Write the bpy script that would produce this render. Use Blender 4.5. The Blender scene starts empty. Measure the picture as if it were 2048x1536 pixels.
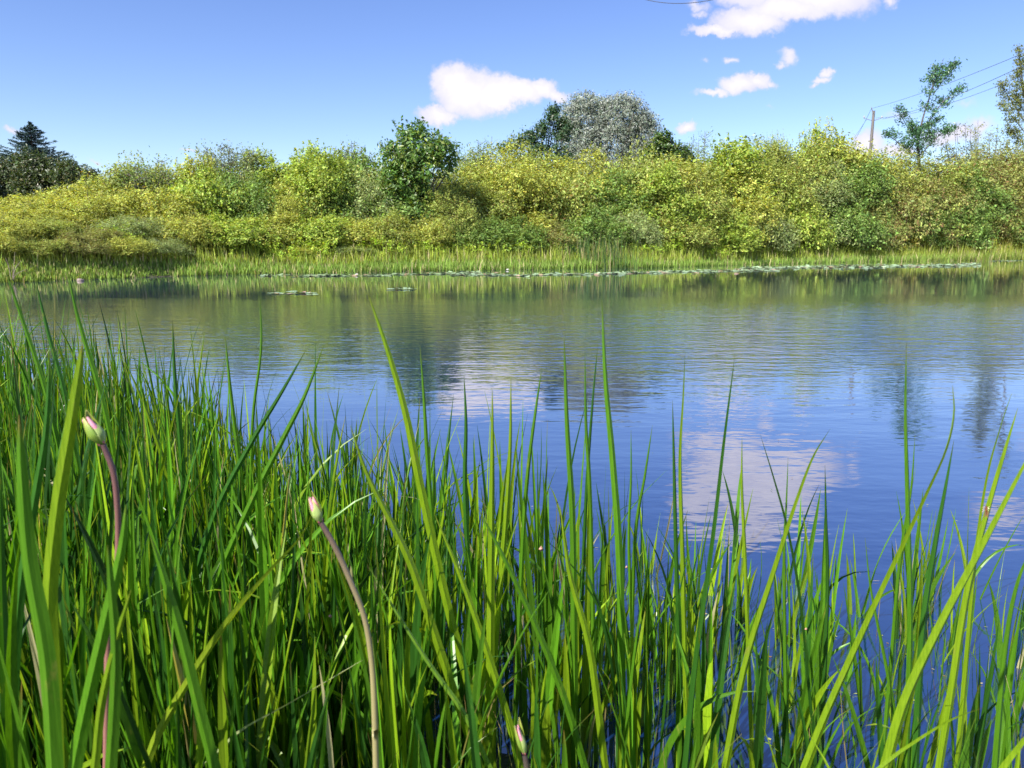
import bpy, math, random
import numpy as np
from mathutils import Vector, noise as mnoise

# ------------------------------------------------------------------ camera, world, sun, exposure
S = bpy.context.scene
COL = S.collection
PITCH = math.atan(276/1536.0)
CAMH = 1.25
cam_d = bpy.data.cameras.new('camera'); cam = bpy.data.objects.new('camera', cam_d); COL.objects.link(cam)
cam_d.sensor_width = 36; cam_d.lens = 27; cam_d.clip_start = 0.02; cam_d.clip_end = 3000
cam.location = (0, 0, CAMH); cam.rotation_euler = (math.pi/2 - PITCH, 0, 0)
cam_d.dof.use_dof = True; cam_d.dof.focus_distance = 3.6; cam_d.dof.aperture_fstop = 9.0
S.camera = cam
S.render.engine = 'CYCLES'
S.view_settings.view_transform = 'Standard'; S.view_settings.look = 'None'
S.view_settings.gamma = 1; S.view_settings.exposure = 1.2

SUN_V = Vector((-0.66, -0.72, 1.02)).normalized()
sd = bpy.data.lights.new('sun', 'SUN'); sun = bpy.data.objects.new('sun', sd); COL.objects.link(sun)
sd.energy = 5.0; sd.angle = math.radians(0.5); sd.color = (1.0, 0.95, 0.86)
sun.rotation_euler = SUN_V.to_track_quat('Z', 'Y').to_euler()

CP, SP = math.cos(PITCH), math.sin(PITCH)
def ray(px, py):
    dx = (px-1024)/1536.0; dy = (768-py)/1536.0
    return Vector((dx, CP + dy*SP, -SP + dy*CP))
def at(px, py, Y):
    d = ray(px, py); return Vector((0, 0, CAMH)) + d*(Y/d.y)
def onwater(px, py, z=0.0):
    d = ray(px, py); return Vector((0, 0, CAMH)) + d*((z-CAMH)/d.z)

W = bpy.data.worlds.new('World'); S.world = W; W.use_nodes = True
nt = W.node_tree; N = nt.nodes; L = nt.links; N.clear()
def nd(t, **k):
    n = N.new(t)
    for a, b in k.items(): setattr(n, a, b)
    return n
out = nd('ShaderNodeOutputWorld'); bg = nd('ShaderNodeBackground')
sky = nd('ShaderNodeTexSky', sky_type='NISHITA', sun_disc=False)
sky.sun_elevation = math.asin(SUN_V.z); sky.sun_rotation = math.atan2(SUN_V.x, SUN_V.y)
sky.air_density = 1.0; sky.dust_density = 0.1; sky.ozone_density = 3.2; sky.altitude = 100
tc = nd('ShaderNodeTexCoord'); sep = nd('ShaderNodeSeparateXYZ'); L.new(tc.outputs['Generated'], sep.inputs[0])
def math_n(op, a, b=None, c=None, clamp=False):
    n = nd('ShaderNodeMath', operation=op, use_clamp=clamp)
    for i, v in enumerate((a, b, c)):
        if v is None: continue
        if isinstance(v, (int, float)): n.inputs[i].default_value = v
        else: L.new(v, n.inputs[i])
    return n.outputs[0]
yy = math_n('MAXIMUM', math_n('ABSOLUTE', sep.outputs['Y']), 0.05)
u = math_n('DIVIDE', sep.outputs['X'], yy); v = math_n('DIVIDE', sep.outputs['Z'], yy)
cmb = nd('ShaderNodeCombineXYZ'); L.new(u, cmb.inputs[0]); L.new(v, cmb.inputs[1])
def uvnoise(scale, detail, rough):
    n = nd('ShaderNodeTexNoise'); n.inputs['Scale'].default_value = scale; n.inputs['Detail'].default_value = detail
    n.inputs['Roughness'].default_value = rough; L.new(cmb.outputs[0], n.inputs['Vector']); return n
n1 = uvnoise(22, 9, 0.66)
sub = nd('ShaderNodeVectorMath', operation='SUBTRACT'); L.new(n1.outputs['Color'], sub.inputs[0]); sub.inputs[1].default_value = (.5, .5, .5)
sc_ = nd('ShaderNodeVectorMath', operation='SCALE'); L.new(sub.outputs[0], sc_.inputs[0]); sc_.inputs['Scale'].default_value = 0.045
dis = nd('ShaderNodeVectorMath', operation='ADD'); L.new(cmb.outputs[0], dis.inputs[0]); L.new(sc_.outputs[0], dis.inputs[1])
flat = nd('ShaderNodeVectorMath', operation='MULTIPLY'); L.new(dis.outputs[0], flat.inputs[0]); flat.inputs[1].default_value = (1, 1, 0)
# cloud puffs: centre and radii as directions of the sky (given at the photograph's angles), softness
PUFF = [(908,162,48,42,1),(935,185,68,50,1),(990,190,66,40,1),(1040,185,52,30,1),(1085,178,34,26,1),(1000,208,48,18,1),(1112,188,34,15,.7),
        (880,228,52,18,.85),(905,232,26,10,.6),(850,236,20,6,.4),
        (1440,60,64,13,.8),(1500,42,80,34,.9),(1570,20,110,28,.85),(1640,-10,130,44,.85),(1500,-40,90,60,.85),(1600,-80,120,60,.9),(1440,-90,60,70,.8),(1560,-170,90,40,.8),(1680,-110,60,40,.7),(1395,14,38,14,.35),(1400,28,20,10,.35),
        (1785,8,20,20,.5),(1480,170,46,24,.8),(1515,165,34,20,.8),(1430,186,46,9,.55),(1545,168,20,12,.5),(1575,108,26,17,.45),(1560,122,14,10,.4),
        (1463,118,15,11,.4),(1408,122,14,8,.22),(1643,158,18,12,.55),(1652,142,12,12,.55),(1630,168,14,6,.4),(1540,214,12,8,.2),(1372,258,22,13,.7),
        (1730,285,46,34,.7),(1790,300,50,20,.6),(1700,300,30,16,.5),(1800,235,44,16,.28),(1930,205,30,14,.22),(1900,270,90,22,.5),(1960,250,40,24,.45),
        (24,260,26,11,.45),(376,306,22,4,.4),(190,325,14,5,.35),(2140,-120,90,40,.5),(2250,60,120,50,.6),(-300,120,160,60,.7),(-200,-200,200,50,.4)]
fld = None
for (px, py, rx, ry, s) in PUFF:
    d = ray(px, py); uu, vv = d.x/d.y, d.z/d.y
    k = 1.0/(1536.0*d.y)
    a = nd('ShaderNodeVectorMath', operation='SUBTRACT'); L.new(flat.outputs[0], a.inputs[0]); a.inputs[1].default_value = (uu, vv, 0)
    b = nd('ShaderNodeVectorMath', operation='MULTIPLY'); L.new(a.outputs[0], b.inputs[0]); b.inputs[1].default_value = (1/(rx*k*1.22), 1/(ry*k*1.22), 0)
    ln = nd('ShaderNodeVectorMath', operation='LENGTH'); L.new(b.outputs[0], ln.inputs[0])
    f = math_n('MULTIPLY', math_n('SUBTRACT', 1.0, ln.outputs['Value'], clamp=True), s)
    fld = f if fld is None else math_n('MAXIMUM', fld, f)
n2 = uvnoise(60, 6, 0.6)
fld2 = math_n('ADD', fld, math_n('MULTIPLY', math_n('SUBTRACT', n2.outputs['Fac'], 0.5), 0.22))
mr = nd('ShaderNodeMapRange', interpolation_type='SMOOTHSTEP'); L.new(fld2, mr.inputs['Value'])
mr.inputs['From Min'].default_value = 0.04; mr.inputs['From Max'].default_value = 0.40
n3 = uvnoise(9, 3, 0.5)
cr = nd('ShaderNodeMix', data_type='RGBA'); L.new(math_n('ADD', math_n('MULTIPLY', n3.outputs['Fac'], .5), math_n('MULTIPLY', fld, .9), clamp=True), cr.inputs['Factor'])
cr.inputs['A'].default_value = (3.3, 3.3, 4.5, 1); cr.inputs['B'].default_value = (6.0, 5.7, 6.1, 1)
hsv = nd('ShaderNodeHueSaturation'); hsv.inputs['Hue'].default_value = 0.519; hsv.inputs['Saturation'].default_value = 1.15; hsv.inputs['Value'].default_value = 1.0
L.new(sky.outputs[0], hsv.inputs['Color'])
mx = nd('ShaderNodeMix', data_type='RGBA'); L.new(math_n('MULTIPLY', mr.outputs[0], 0.93), mx.inputs['Factor'])
L.new(hsv.outputs[0], mx.inputs['A']); L.new(cr.outputs['Result'], mx.inputs['B'])
L.new(mx.outputs['Result'], bg.inputs['Color']); bg.inputs['Strength'].default_value = 0.084
L.new(bg.outputs[0], out.inputs[0])

# ------------------------------------------------------------------ helpers
rng = np.random.default_rng(7)
random.seed(7)
def tag(o, label=None, cat=None, group=None, kind=None):
    if label: o['label'] = label
    if cat: o['category'] = cat
    if group: o['group'] = group
    if kind: o['kind'] = kind
    return o
def obj(name, me, parent=None, mat=None):
    o = bpy.data.objects.new(name, me); COL.objects.link(o)
    if parent: o.parent = parent
    if mat is not None:
        me.materials.clear(); me.materials.append(mat)
    return o
def empty(name, loc=(0, 0, 0), rz=0):
    o = bpy.data.objects.new(name, None); COL.objects.link(o); o.location = loc; o.rotation_euler = (0, 0, rz)
    o.empty_display_size = .1; return o
def npmesh(name, V, F, C=None, smooth=False):
    """V (n,3); F (m,k) same-size faces; C (n,3) point colours"""
    V = np.asarray(V, dtype=np.float32); F = np.asarray(F, dtype=np.int32)
    me = bpy.data.meshes.new(name); me.vertices.add(len(V)); me.vertices.foreach_set('co', V.ravel())
    m, k = F.shape
    me.loops.add(m*k); me.loops.foreach_set('vertex_index', F.ravel())
    me.polygons.add(m); me.polygons.foreach_set('loop_start', np.arange(0, m*k, k, dtype=np.int32))
    me.polygons.foreach_set('loop_total', np.full(m, k, dtype=np.int32))
    me.polygons.foreach_set('use_smooth', np.full(m, smooth))
    me.update(calc_edges=True)
    if C is not None:
        C = np.asarray(C, dtype=np.float32)
        a = me.color_attributes.new('col', 'FLOAT_COLOR', 'POINT')
        a.data.foreach_set('color', np.concatenate([C, np.ones((len(C), 1), np.float32)], 1).ravel())
    me.validate(); return me
class Acc:
    def __init__(s): s.V = []; s.F = []; s.C = []; s.n = 0
    def add(s, V, F, C):
        V = np.asarray(V, float); s.V.append(V); s.F.append(np.asarray(F)+s.n); s.n += len(V)
        C = np.asarray(C, float)
        if C.ndim == 1: C = np.tile(C, (len(V), 1))
        s.C.append(C)
    def mesh(s, name, smooth=False): return npmesh(name, np.concatenate(s.V), np.concatenate(s.F), np.concatenate(s.C), smooth)
def unit(a): return a/np.maximum(np.linalg.norm(a, axis=-1, keepdims=True), 1e-9)
def tube(pts, rad, n=8, cap=True):
    P = np.array([list(p) for p in pts], float); m = len(P)
    R = np.full(m, rad, float) if np.isscalar(rad) else np.asarray(rad, float)
    T = unit(np.gradient(P, axis=0)); ref = np.array([0, 0, 1.]) if abs(T[0][2]) < .9 else np.array([1., 0, 0])
    V = []; a = np.linspace(0, 2*np.pi, n, endpoint=False)
    u_ = unit(np.cross(T[0], ref))
    for i in range(m):
        u_ = unit(u_ - T[i]*np.dot(u_, T[i])); w_ = np.cross(T[i], u_)
        V.append(P[i] + R[i]*(np.cos(a)[:, None]*u_ + np.sin(a)[:, None]*w_))
    V = np.concatenate(V); F = []
    for i in range(m-1):
        for j in range(n):
            k = (j+1) % n; F.append([i*n+j, i*n+k, (i+1)*n+k, (i+1)*n+j])
    return V, np.array(F)
def catmull(pts, n):
    P = [np.array(list(p), float) for p in pts]
    P = [2*P[0]-P[1]] + P + [2*P[-1]-P[-2]]
    out_ = []; segs = len(P)-3
    for k in range(n):
        t = k/(n-1)*segs; i = min(int(t), segs-1); f = t-i
        a, b, c, d = P[i:i+4]
        out_.append(.5*((2*b)+(-a+c)*f+(2*a-5*b+4*c-d)*f*f+(-a+3*b-3*c+d)*f**3))
    return np.array(out_)

# ------------------------------------------------------------------ materials
def mat(name):
    m = bpy.data.materials.new(name); m.use_nodes = True; m.node_tree.nodes.clear(); return m
class MN:
    def __init__(s, m): s.t = m.node_tree; s.N = s.t.nodes; s.L = s.t.links
    def n(s, t, **k):
        x = s.N.new(t)
        for a, b in k.items(): setattr(x, a, b)
        return x
    def noise(s, scale, detail=3, rough=.55, src=None, stretch=None):
        tx = s.n('ShaderNodeTexNoise'); tx.inputs['Scale'].default_value = scale; tx.inputs['Detail'].default_value = detail; tx.inputs['Roughness'].default_value = rough
        if src is None: src = s.n('ShaderNodeTexCoord').outputs['Object']
        if stretch:
            mp = s.n('ShaderNodeMapping'); mp.inputs['Scale'].default_value = stretch; s.L.new(src, mp.inputs[0]); src = mp.outputs[0]
        s.L.new(src, tx.inputs['Vector']); return tx
    def m(s, op, a, b, clamp=False):
        x = s.n('ShaderNodeMath', operation=op, use_clamp=clamp)
        for i, v in enumerate((a, b)):
            if isinstance(v, (int, float)): x.inputs[i].default_value = v
            else: s.L.new(v, x.inputs[i])
        return x.outputs[0]
    def rng(s, v, a, b, c=0., d=1.):
        x = s.n('ShaderNodeMapRange', interpolation_type='SMOOTHSTEP'); s.L.new(v, x.inputs['Value'])
        for i, q in zip(('From Min', 'From Max', 'To Min', 'To Max'), (a, b, c, d)): x.inputs[i].default_value = q
        return x.outputs[0]
    def mix(s, f, a, b, typ='MIX'):
        x = s.n('ShaderNodeMix', data_type='RGBA', blend_type=typ)
        for k, v in (('Factor', f), ('A', a), ('B', b)):
            if isinstance(v, (int, float)): x.inputs[k].default_value = v
            elif isinstance(v, tuple): x.inputs[k].default_value = v+(1,)
            else: s.L.new(v, x.inputs[k])
        return x.outputs['Result']
def leaf_mat(name, trans=0.35, rough=0.5, tcol=(1.25, 1.25, .45), coat=.25, nscale=None, streak=False):
    m = mat(name); g = MN(m)
    at_ = g.n('ShaderNodeAttribute', attribute_name='col'); c = at_.outputs['Color']
    if nscale:
        nz = g.noise(nscale, 4)
        c = g.mix(g.rng(nz.outputs['Fac'], .3, .7, .0, .45), c, (0.62, .62, .5), 'MULTIPLY')
    if streak:
        nz = g.noise(420, 3, .6, stretch=(1, 1, .012))
        c = g.mix(g.rng(nz.outputs['Fac'], .38, .66, .0, .7), c, (0.58, .66, .5), 'MULTIPLY')
        nz = g.noise(45, 5, .7, stretch=(1, 1, .35)); c = g.mix(g.rng(nz.outputs['Fac'], .60, .74, .0, .6), c, (.26, .26, .05))
    di = g.n('ShaderNodeBsdfPrincipled'); g.L.new(c, di.inputs['Base Color']); di.inputs['Roughness'].default_value = rough
    di.inputs['Specular IOR Level'].default_value = coat
    tr = g.n('ShaderNodeBsdfTranslucent'); g.L.new(g.mix(1.0, c, tcol, 'MULTIPLY'), tr.inputs['Color'])
    ms = g.n('ShaderNodeMixShader'); ms.inputs[0].default_value = trans
    g.L.new(di.outputs[0], ms.inputs[1]); g.L.new(tr.outputs[0], ms.inputs[2])
    o = g.n('ShaderNodeOutputMaterial'); g.L.new(ms.outputs[0], o.inputs[0]); return m
def solid_mat(name, rough=.7, nscale=12, dark=(.55, .55, .55), spec=.3, sss=0, bump=0.0, stretch=None):
    m = mat(name); g = MN(m)
    c = g.n('ShaderNodeAttribute', attribute_name='col').outputs['Color']
    nz = g.noise(nscale, 5, stretch=stretch)
    c = g.mix(g.rng(nz.outputs['Fac'], .35, .7, 0, .8), c, dark, 'MULTIPLY')
    p = g.n('ShaderNodeBsdfPrincipled'); g.L.new(c, p.inputs['Base Color']); p.inputs['Roughness'].default_value = rough; p.inputs['Specular IOR Level'].default_value = spec
    if sss: p.inputs['Subsurface Weight'].default_value = sss; p.inputs['Subsurface Radius'].default_value = (.004, .003, .002)
    if bump:
        b = g.n('ShaderNodeBump'); b.inputs['Distance'].default_value = bump; g.L.new(nz.outputs['Fac'], b.inputs['Height']); g.L.new(b.outputs[0], p.inputs['Normal'])
    o = g.n('ShaderNodeOutputMaterial'); g.L.new(p.outputs[0], o.inputs[0]); return m
M_LEAF = leaf_mat('shrub_leaf', .38, .5, (1.3, 1.2, .4), .3)
M_DARKLEAF = leaf_mat('dark_tree_leaf', .30, .38, (1.2, 1.3, .4), .5)
M_SILVER = leaf_mat('silver_leaf', .25, .5, (1, 1, .8), .4)
M_NEEDLE = leaf_mat('needle', .1, .6, (1, 1, .8), .2)
M_BLADE = leaf_mat('reed_blade', .42, .36, (1.35, 1.25, .3), .42, streak=True)
M_FARGRASS = leaf_mat('bank_grass', .42, .6, (1.3, 1.2, .4), .15)
M_BARK = solid_mat('bark', .9, 9, (.45, .42, .4), .15, bump=.01, stretch=(1, 1, .25))
M_STEM = solid_mat('flower_stem', .42, 60, (.8, .8, .75), .45, sss=.15, stretch=(1, 1, .1))
M_BUD = solid_mat('bud_skin', .45, 120, (.75, .85, .6), .4, sss=.3, stretch=(1, 1, .2))
M_SHELL = solid_mat('snail_shell', .35, 300, (.6, .45, .4), .5)
M_WOOD = solid_mat('pole_wood', .85, 7, (.6, .58, .55), .2, bump=.01, stretch=(1, 1, .1))
M_STONE = solid_mat('stone', .9, 6, (.5, .5, .5), .2, bump=.04)
M_WIRE = solid_mat('wire', .5, 3, (.9, .9, .9), .4)

def water_mat():
    m = mat('water'); g = MN(m)
    geo = g.n('ShaderNodeNewGeometry'); pos = geo.outputs['Position']
    sp = g.n('ShaderNodeSeparateXYZ'); g.L.new(pos, sp.inputs[0])
    fine = g.noise(7.0, 2, .5, pos, (.8, 1.5, 1)); med = g.noise(2.2, 2, .5, pos, (.5, 1.7, 1)); big = g.noise(.7, 2, .5, pos, (.6, 1.6, 1))
    # wind patches
    patch = g.noise(.16, 3, .6, pos, (.5, 1.4, 1))
    pm = g.rng(patch.outputs['Fac'], .42, .62)
    band = g.m('MULTIPLY', g.rng(sp.outputs['Y'], 6.5, 10.5), g.rng(sp.outputs['Y'], 21, 13))
    right = g.rng(g.m('DIVIDE', sp.outputs['X'], g.m('MAXIMUM', sp.outputs['Y'], 1)), -.12, .35, .25, 1.)
    ruf = g.m('MULTIPLY', band, right)
    amp = g.m('ADD', .07, g.m('ADD', g.m('MULTIPLY', pm, .17), g.m('MULTIPLY', ruf, 1.5)))
    h = g.m('ADD', g.m('MULTIPLY', g.m('MULTIPLY', fine.outputs['Fac'], amp), .0105), g.m('ADD', g.m('MULTIPLY', g.m('MULTIPLY', med.outputs['Fac'], amp), .016), g.m('MULTIPLY', big.outputs['Fac'], .004)))
    b = g.n('ShaderNodeBump'); g.L.new(g.rng(sp.outputs['Y'], 9, 34, 1., .22), b.inputs['Strength']); b.inputs['Distance'].default_value = 1.0; g.L.new(h, b.inputs['Height'])
    gl = g.n('ShaderNodeBsdfGlossy'); gl.inputs['Roughness'].default_value = .035; gl.inputs['Color'].default_value = (1, 1, 1, 1); g.L.new(b.outputs[0], gl.inputs['Normal'])
    murk = g.noise(1.5, 5, .65, pos)
    df = g.n('ShaderNodeBsdfDiffuse'); g.L.new(g.mix(murk.outputs['Fac'], (.003, .014, .068), (.005, .021, .082)), df.inputs['Color'])
    fr = g.n('ShaderNodeFresnel'); fr.inputs['IOR'].default_value = 1.45; g.L.new(b.outputs[0], fr.inputs['Normal']); frp = g.m('POWER', fr.outputs[0], .47)
    ms = g.n('ShaderNodeMixShader'); g.L.new(frp, ms.inputs[0]); g.L.new(df.outputs[0], ms.inputs[1]); g.L.new(gl.outputs[0], ms.inputs[2])
    o = g.n('ShaderNodeOutputMaterial'); g.L.new(ms.outputs[0], o.inputs[0]); return m
M_WATER = water_mat()
def ground_mat():
    m = mat('ground'); g = MN(m)
    pos = g.n('ShaderNodeNewGeometry').outputs['Position']
    a = g.noise(.6, 6, .6, pos); b_ = g.noise(9, 5, .6, pos)
    c = g.mix(g.rng(a.outputs['Fac'], .35, .65), (.045, .07, .018), (.075, .062, .03))
    c = g.mix(g.rng(b_.outputs['Fac'], .3, .7), c, (.03, .035, .012))
    p = g.n('ShaderNodeBsdfPrincipled'); g.L.new(c, p.inputs['Base Color']); p.inputs['Roughness'].default_value = .95
    bm = g.n('ShaderNodeBump'); bm.inputs['Distance'].default_value = .05; g.L.new(b_.outputs['Fac'], bm.inputs['Height']); g.L.new(bm.outputs[0], p.inputs['Normal'])
    o = g.n('ShaderNodeOutputMaterial'); g.L.new(p.outputs[0], o.inputs[0]); return m
M_GROUND = ground_mat()

# ------------------------------------------------------------------ terrain and water
SHORE_PX = [(0, 566), (200, 558), (350, 552), (500, 548), (700, 545), (900, 541), (1100, 538), (1300, 535), (1500, 529), (1700, 524), (1900, 521), (2048, 519)]
sh = [onwater(a, b) for a, b in SHORE_PX]
SX = np.array([-60, -34, -24] + [p.x for p in sh] + [60, 95, 140]); SY = np.array([2, 8, 16] + [p.y for p in sh] + [58, 40, 10])
def shore(x): return np.interp(x, SX, SY)
NX = np.array([-9, -4.1, -2.1, -.86, 0, .6, 1.55, 4, 10]); NY = np.array([8.5, 6.2, 4.1, 3.1, 2.8, 2.55, 2.4, 2.2, 1.2])
def emerg(x): return np.interp(x, NX, NY)          # outer edge of the standing reeds
def gz(x, y):
    """ground height"""
    x = np.asarray(x, float); y = np.asarray(y, float)
    d = y - shore(x)
    far = np.clip(d*.22, -.6, 0) + np.where(d > 0, 2.4*(1-np.exp(-np.maximum(d, 0)/7.0)), 0)
    dn = (emerg(x)-1.15) - y
    near = np.clip(dn*.25, -.6, .18)
    return np.where(y < (emerg(x)+3), np.maximum(near, -.6), far)
gx = np.concatenate([np.linspace(-900, -70, 14), np.linspace(-65, -8, 40), np.linspace(-7.5, 7.5, 60), np.linspace(8, 90, 50), np.linspace(110, 900, 12)])
gy = np.concatenate([np.linspace(-60, -4, 8), np.linspace(-3, 12, 70), np.linspace(12.5, 90, 90), np.linspace(95, 1500, 16)])
X, Y = np.meshgrid(gx, gy); Z = gz(X, Y)
Z += 0.03*np.sin(X*1.7+Y*.6)*np.sin(Y*1.3) * (np.abs(Y) < 100)
V = np.stack([X.ravel(), Y.ravel(), Z.ravel()], 1); nx, ny = len(gx), len(gy)
I = (np.arange(ny-1)[:, None]*nx + np.arange(nx-1)[None]).ravel()
me = npmesh('ground', V, np.stack([I, I+1, I+nx+1, I+nx], 1), smooth=True)
tag(obj('ground', me, mat=M_GROUND), kind='structure')
wv = [(-130, -40, 0), (160, -40, 0), (160, 95, 0), (-130, 95, 0)]
tag(obj('water', npmesh('water', wv, [[0, 1, 2, 3]]), mat=M_WATER), kind='structure')

# ------------------------------------------------------------------ leaves
def leaves(acc, P, outd, size, aspect, cols, up=.35, rnd=.8, droop=0., fold=.12):
    """P (n,3) leaf centres; outd (n,3) outward direction; cols (n,3)"""
    n = len(P)
    nrm = unit(outd*.55 + np.array([0, 0, up]) + rng.normal(0, rnd*.55, (n, 3)))
    d = unit(np.cross(nrm, rng.normal(0, 1, (n, 3)))); d[:, 2] -= droop; d = unit(d)
    s = unit(np.cross(nrm, d)); nrm = np.cross(d, s)
    l = (np.asarray(size)*rng.uniform(.65, 1.3, n))[:, None]; w = l*aspect
    A = P - d*l*.5; B = P + s*w*.5 + nrm*w*fold - d*l*.05; C_ = P + d*l*.5; D = P - s*w*.5 + nrm*w*fold - d*l*.05
    Vv = np.stack([A, B, C_, D], 1).reshape(-1, 3)
    F = np.arange(4*n).reshape(n, 4)
    acc.add(Vv, F, np.repeat(cols, 4, axis=0))
def palette(n, base, var=.18, alt=None, palt=.1):
    base = np.array(base); c = base[None]*(1+rng.normal(0, var, (n, 1)))*(1+rng.normal(0, .07, (n, 3)))
    if alt is not None:
        k = rng.random(n) < palt; c[k] = np.array(alt)*(1+rng.normal(0, .15, (k.sum(), 1)))
    return np.clip(c, .004, 1)
def rdir(n): return unit(rng.normal(0, 1, (n, 3)))

def crown_lobes(acc, lobes, nclump, per, size, aspect, base, alt, palt, clump_r=.28, up=.35, shell=(.62, 1.04), droop=0, rnd=.8, var=.18, zmin=0.02):
    """lobes: (c, r3). clumps sit near each lobe's surface, their leaves scattered round a twig"""
    vol = np.array([np.prod(r)**(2/3) for c, r in lobes]); pick = rng.choice(len(lobes), nclump, p=vol/vol.sum())
    Cs = np.array([lobes[i][0] for i in pick], float); Rs = np.array([lobes[i][1] for i in pick], float)
    d = rdir(nclump); d[:, 2] = np.where(d[:, 2] < -.55, -d[:, 2], d[:, 2])
    cc = Cs + d*Rs*rng.uniform(shell[0], shell[1], (nclump, 1))
    cc[:, 2] = np.maximum(cc[:, 2], zmin)
    tw = unit(d + rng.normal(0, .5, (nclump, 3)) + np.array([0, 0, .35-droop]))
    n = nclump*per
    t = rng.uniform(-1, 1, (n, 1)); cr_ = np.repeat(cc, per, axis=0); dr = np.repeat(d, per, axis=0); tr = np.repeat(tw, per, axis=0)
    P = cr_ + tr*t*clump_r*1.25 + rng.normal(0, clump_r*.42, (n, 3))
    tone = np.repeat(1+rng.normal(0, .17, (nclump, 1)), per, axis=0)
    P[:, 2] = np.maximum(P[:, 2], zmin)
    leaves(acc, P, dr, size*np.repeat(rng.uniform(.65, 1.35, nclump), per), aspect, np.clip(palette(n, base, var, alt, palt)*tone*(1-.0*t), .004, 1), up, rnd, droop)
    return cc
def shoots(acc, tops, hts, size, aspect, base, n_per=16, spread=.07, lean=.25, bark=None):
    for p, h in zip(tops, hts):
        ln = np.array([rng.normal(0, lean), rng.normal(0, lean), 1.]); ln /= np.linalg.norm(ln)
        k = max(5, int(n_per*h/.6)); t = rng.uniform(0, 1, (k, 1))**.85
        P = p + ln*h*t + rng.normal(0, spread, (k, 3))*(1.15-t)
        leaves(acc, P, rdir(k), size*.9, aspect, palette(k, base, .2), .3, 1.)
def stems(n, H, Wd, r0=.05, lean=.5):
    a = Acc()
    for i in range(n):
        an = rng.uniform(0, 6.28); e = np.array([math.cos(an)*Wd*lean*rng.uniform(.2, .9), math.sin(an)*Wd*lean*rng.uniform(.2, .9), H*rng.uniform(.6, .9)])
        mid = e*.5*np.array([.6, .6, 1.1]) + rng.normal(0, .08, 3)
        P = catmull([e*.02*np.array([3, 3, 0])-np.array([0, 0, .3]), mid, e], 7)
        Vv, F = tube(P, np.linspace(r0, r0*.25, 7), 5); a.add(Vv, F, (.12, .10, .075))
        for q in range(3):
            b0 = P[rng.integers(2, 6)]; b1 = b0+np.array([rng.normal(0, .5), rng.normal(0, .5), rng.uniform(.3, .9)])
            Vv, F = tube([b0, (b0+b1)/2+rng.normal(0, .05, 3), b1], [r0*.4, r0*.3, r0*.15], 4); a.add(Vv, F, (.13, .11, .08))
    return a.mesh('stems')
def make_shrub_meshes(kind, H=5.0):
    """a shrub 5 m tall and 5 m wide; kinds differ in leaf, colour and outline"""
    K = dict(olive=dict(base=(0.290, 0.345, 0.080), alt=(.22, .14, .03), palt=.06, size=.112, asp=.5),
             bright=dict(base=(0.290, 0.385, 0.065), alt=(.38, .40, .07), palt=.10, size=.13, asp=.62),
             willow=dict(base=(0.270, 0.340, 0.125), alt=(.20, .20, .09), palt=.10, size=.13, asp=.32),
             yellow=dict(base=(0.355, 0.395, 0.085), alt=(.40, .36, .05), palt=.10, size=.115, asp=.5),
             deep=dict(base=(0.170, 0.265, 0.060), alt=(.12, .14, .03), palt=.10, size=.13, asp=.5),
             brown=dict(base=(0.265, 0.295, 0.085), alt=(.22, .13, .06), palt=.14, size=.115, asp=.42))[kind[0]]
    q_ = H/5.0; nl = 13
    lobes = [((0, 0, 2.0*q_), (2.0, 1.9, 2.0*q_))]
    for i in range(nl):
        an = i*2.4+rng.uniform(-.3, .3); rr = rng.uniform(.7, 1.9); z = 4.1*q_*(1-(rr/2.6)**2)*rng.uniform(.55, 1.02)
        r = rng.uniform(.7, 1.15)*q_**.5; lobes.append(((math.cos(an)*rr, math.sin(an)*rr, max(z, .6)), (r, r, r*rng.uniform(.8, 1.15))))
    for i in range(9):
        an = i*.698+rng.uniform(-.2, .2); r = rng.uniform(.6, .95); lobes.append(((math.cos(an)*1.75, math.sin(an)*1.75, rng.uniform(.35, .8)), (r, r, r)))
    a = Acc()
    cc = crown_lobes(a, lobes, 1150, 22, K['size'], K['asp'], K['base'], K['alt'], K['palt'], .25, var=.34)
    hi = cc[np.argsort(-cc[:, 2])[:60]]
    sel = hi[rng.choice(len(hi), 26, replace=False)]
    shoots(a, sel, rng.uniform(.25, .85, 26), K['size'], K['asp'], K['base'])
    sel = cc[rng.choice(len(cc), 60)]
    shoots(a, sel, rng.uniform(.2, .5, 60), K['size'], K['asp'], K['base'], lean=.7)
    return a.mesh('crown'), stems(7, 4.2*q_, 2.6)
SHR = {}
for k in ('olive', 'bright', 'willow', 'yellow', 'deep', 'brown'):
    SHR[k] = [make_shrub_meshes((k, i)) for i in range(2)]; SHR[k+'_low'] = [make_shrub_meshes((k, i), 2.6) for i in range(2)]
def shrub(kind, px, py_top, Yd, wpx, label, zs=None, group='shrubs crowded along the far bank'):
    """py_top: pixel row of its top at distance Yd; wpx: its width in photo pixels"""
    top = at(px, py_top, Yd); base = float(gz(top.x, Yd)) - .05
    t = empty('shrub', (top.x, Yd, base), rng.uniform(0, 6.28))
    hh_ = top.z-base; w = wpx/1536*Yd/5.0; h = hh_/5.0
    if hh_/(w*5.0) < .72: kind = kind+'_low'; h = hh_/2.75
    cm, sm = SHR[kind][int(rng.integers(0, 2))]
    t.scale = (w, w, h)
    c = bpy.data.objects.new('crown', cm); COL.objects.link(c); c.parent = t
    s_ = bpy.data.objects.new('stems', sm); COL.objects.link(s_); s_.parent = t
    if not cm.materials: cm.materials.append(M_LEAF); sm.materials.append(M_BARK)
    tag(t, label, 'shrub', group); return t
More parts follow.
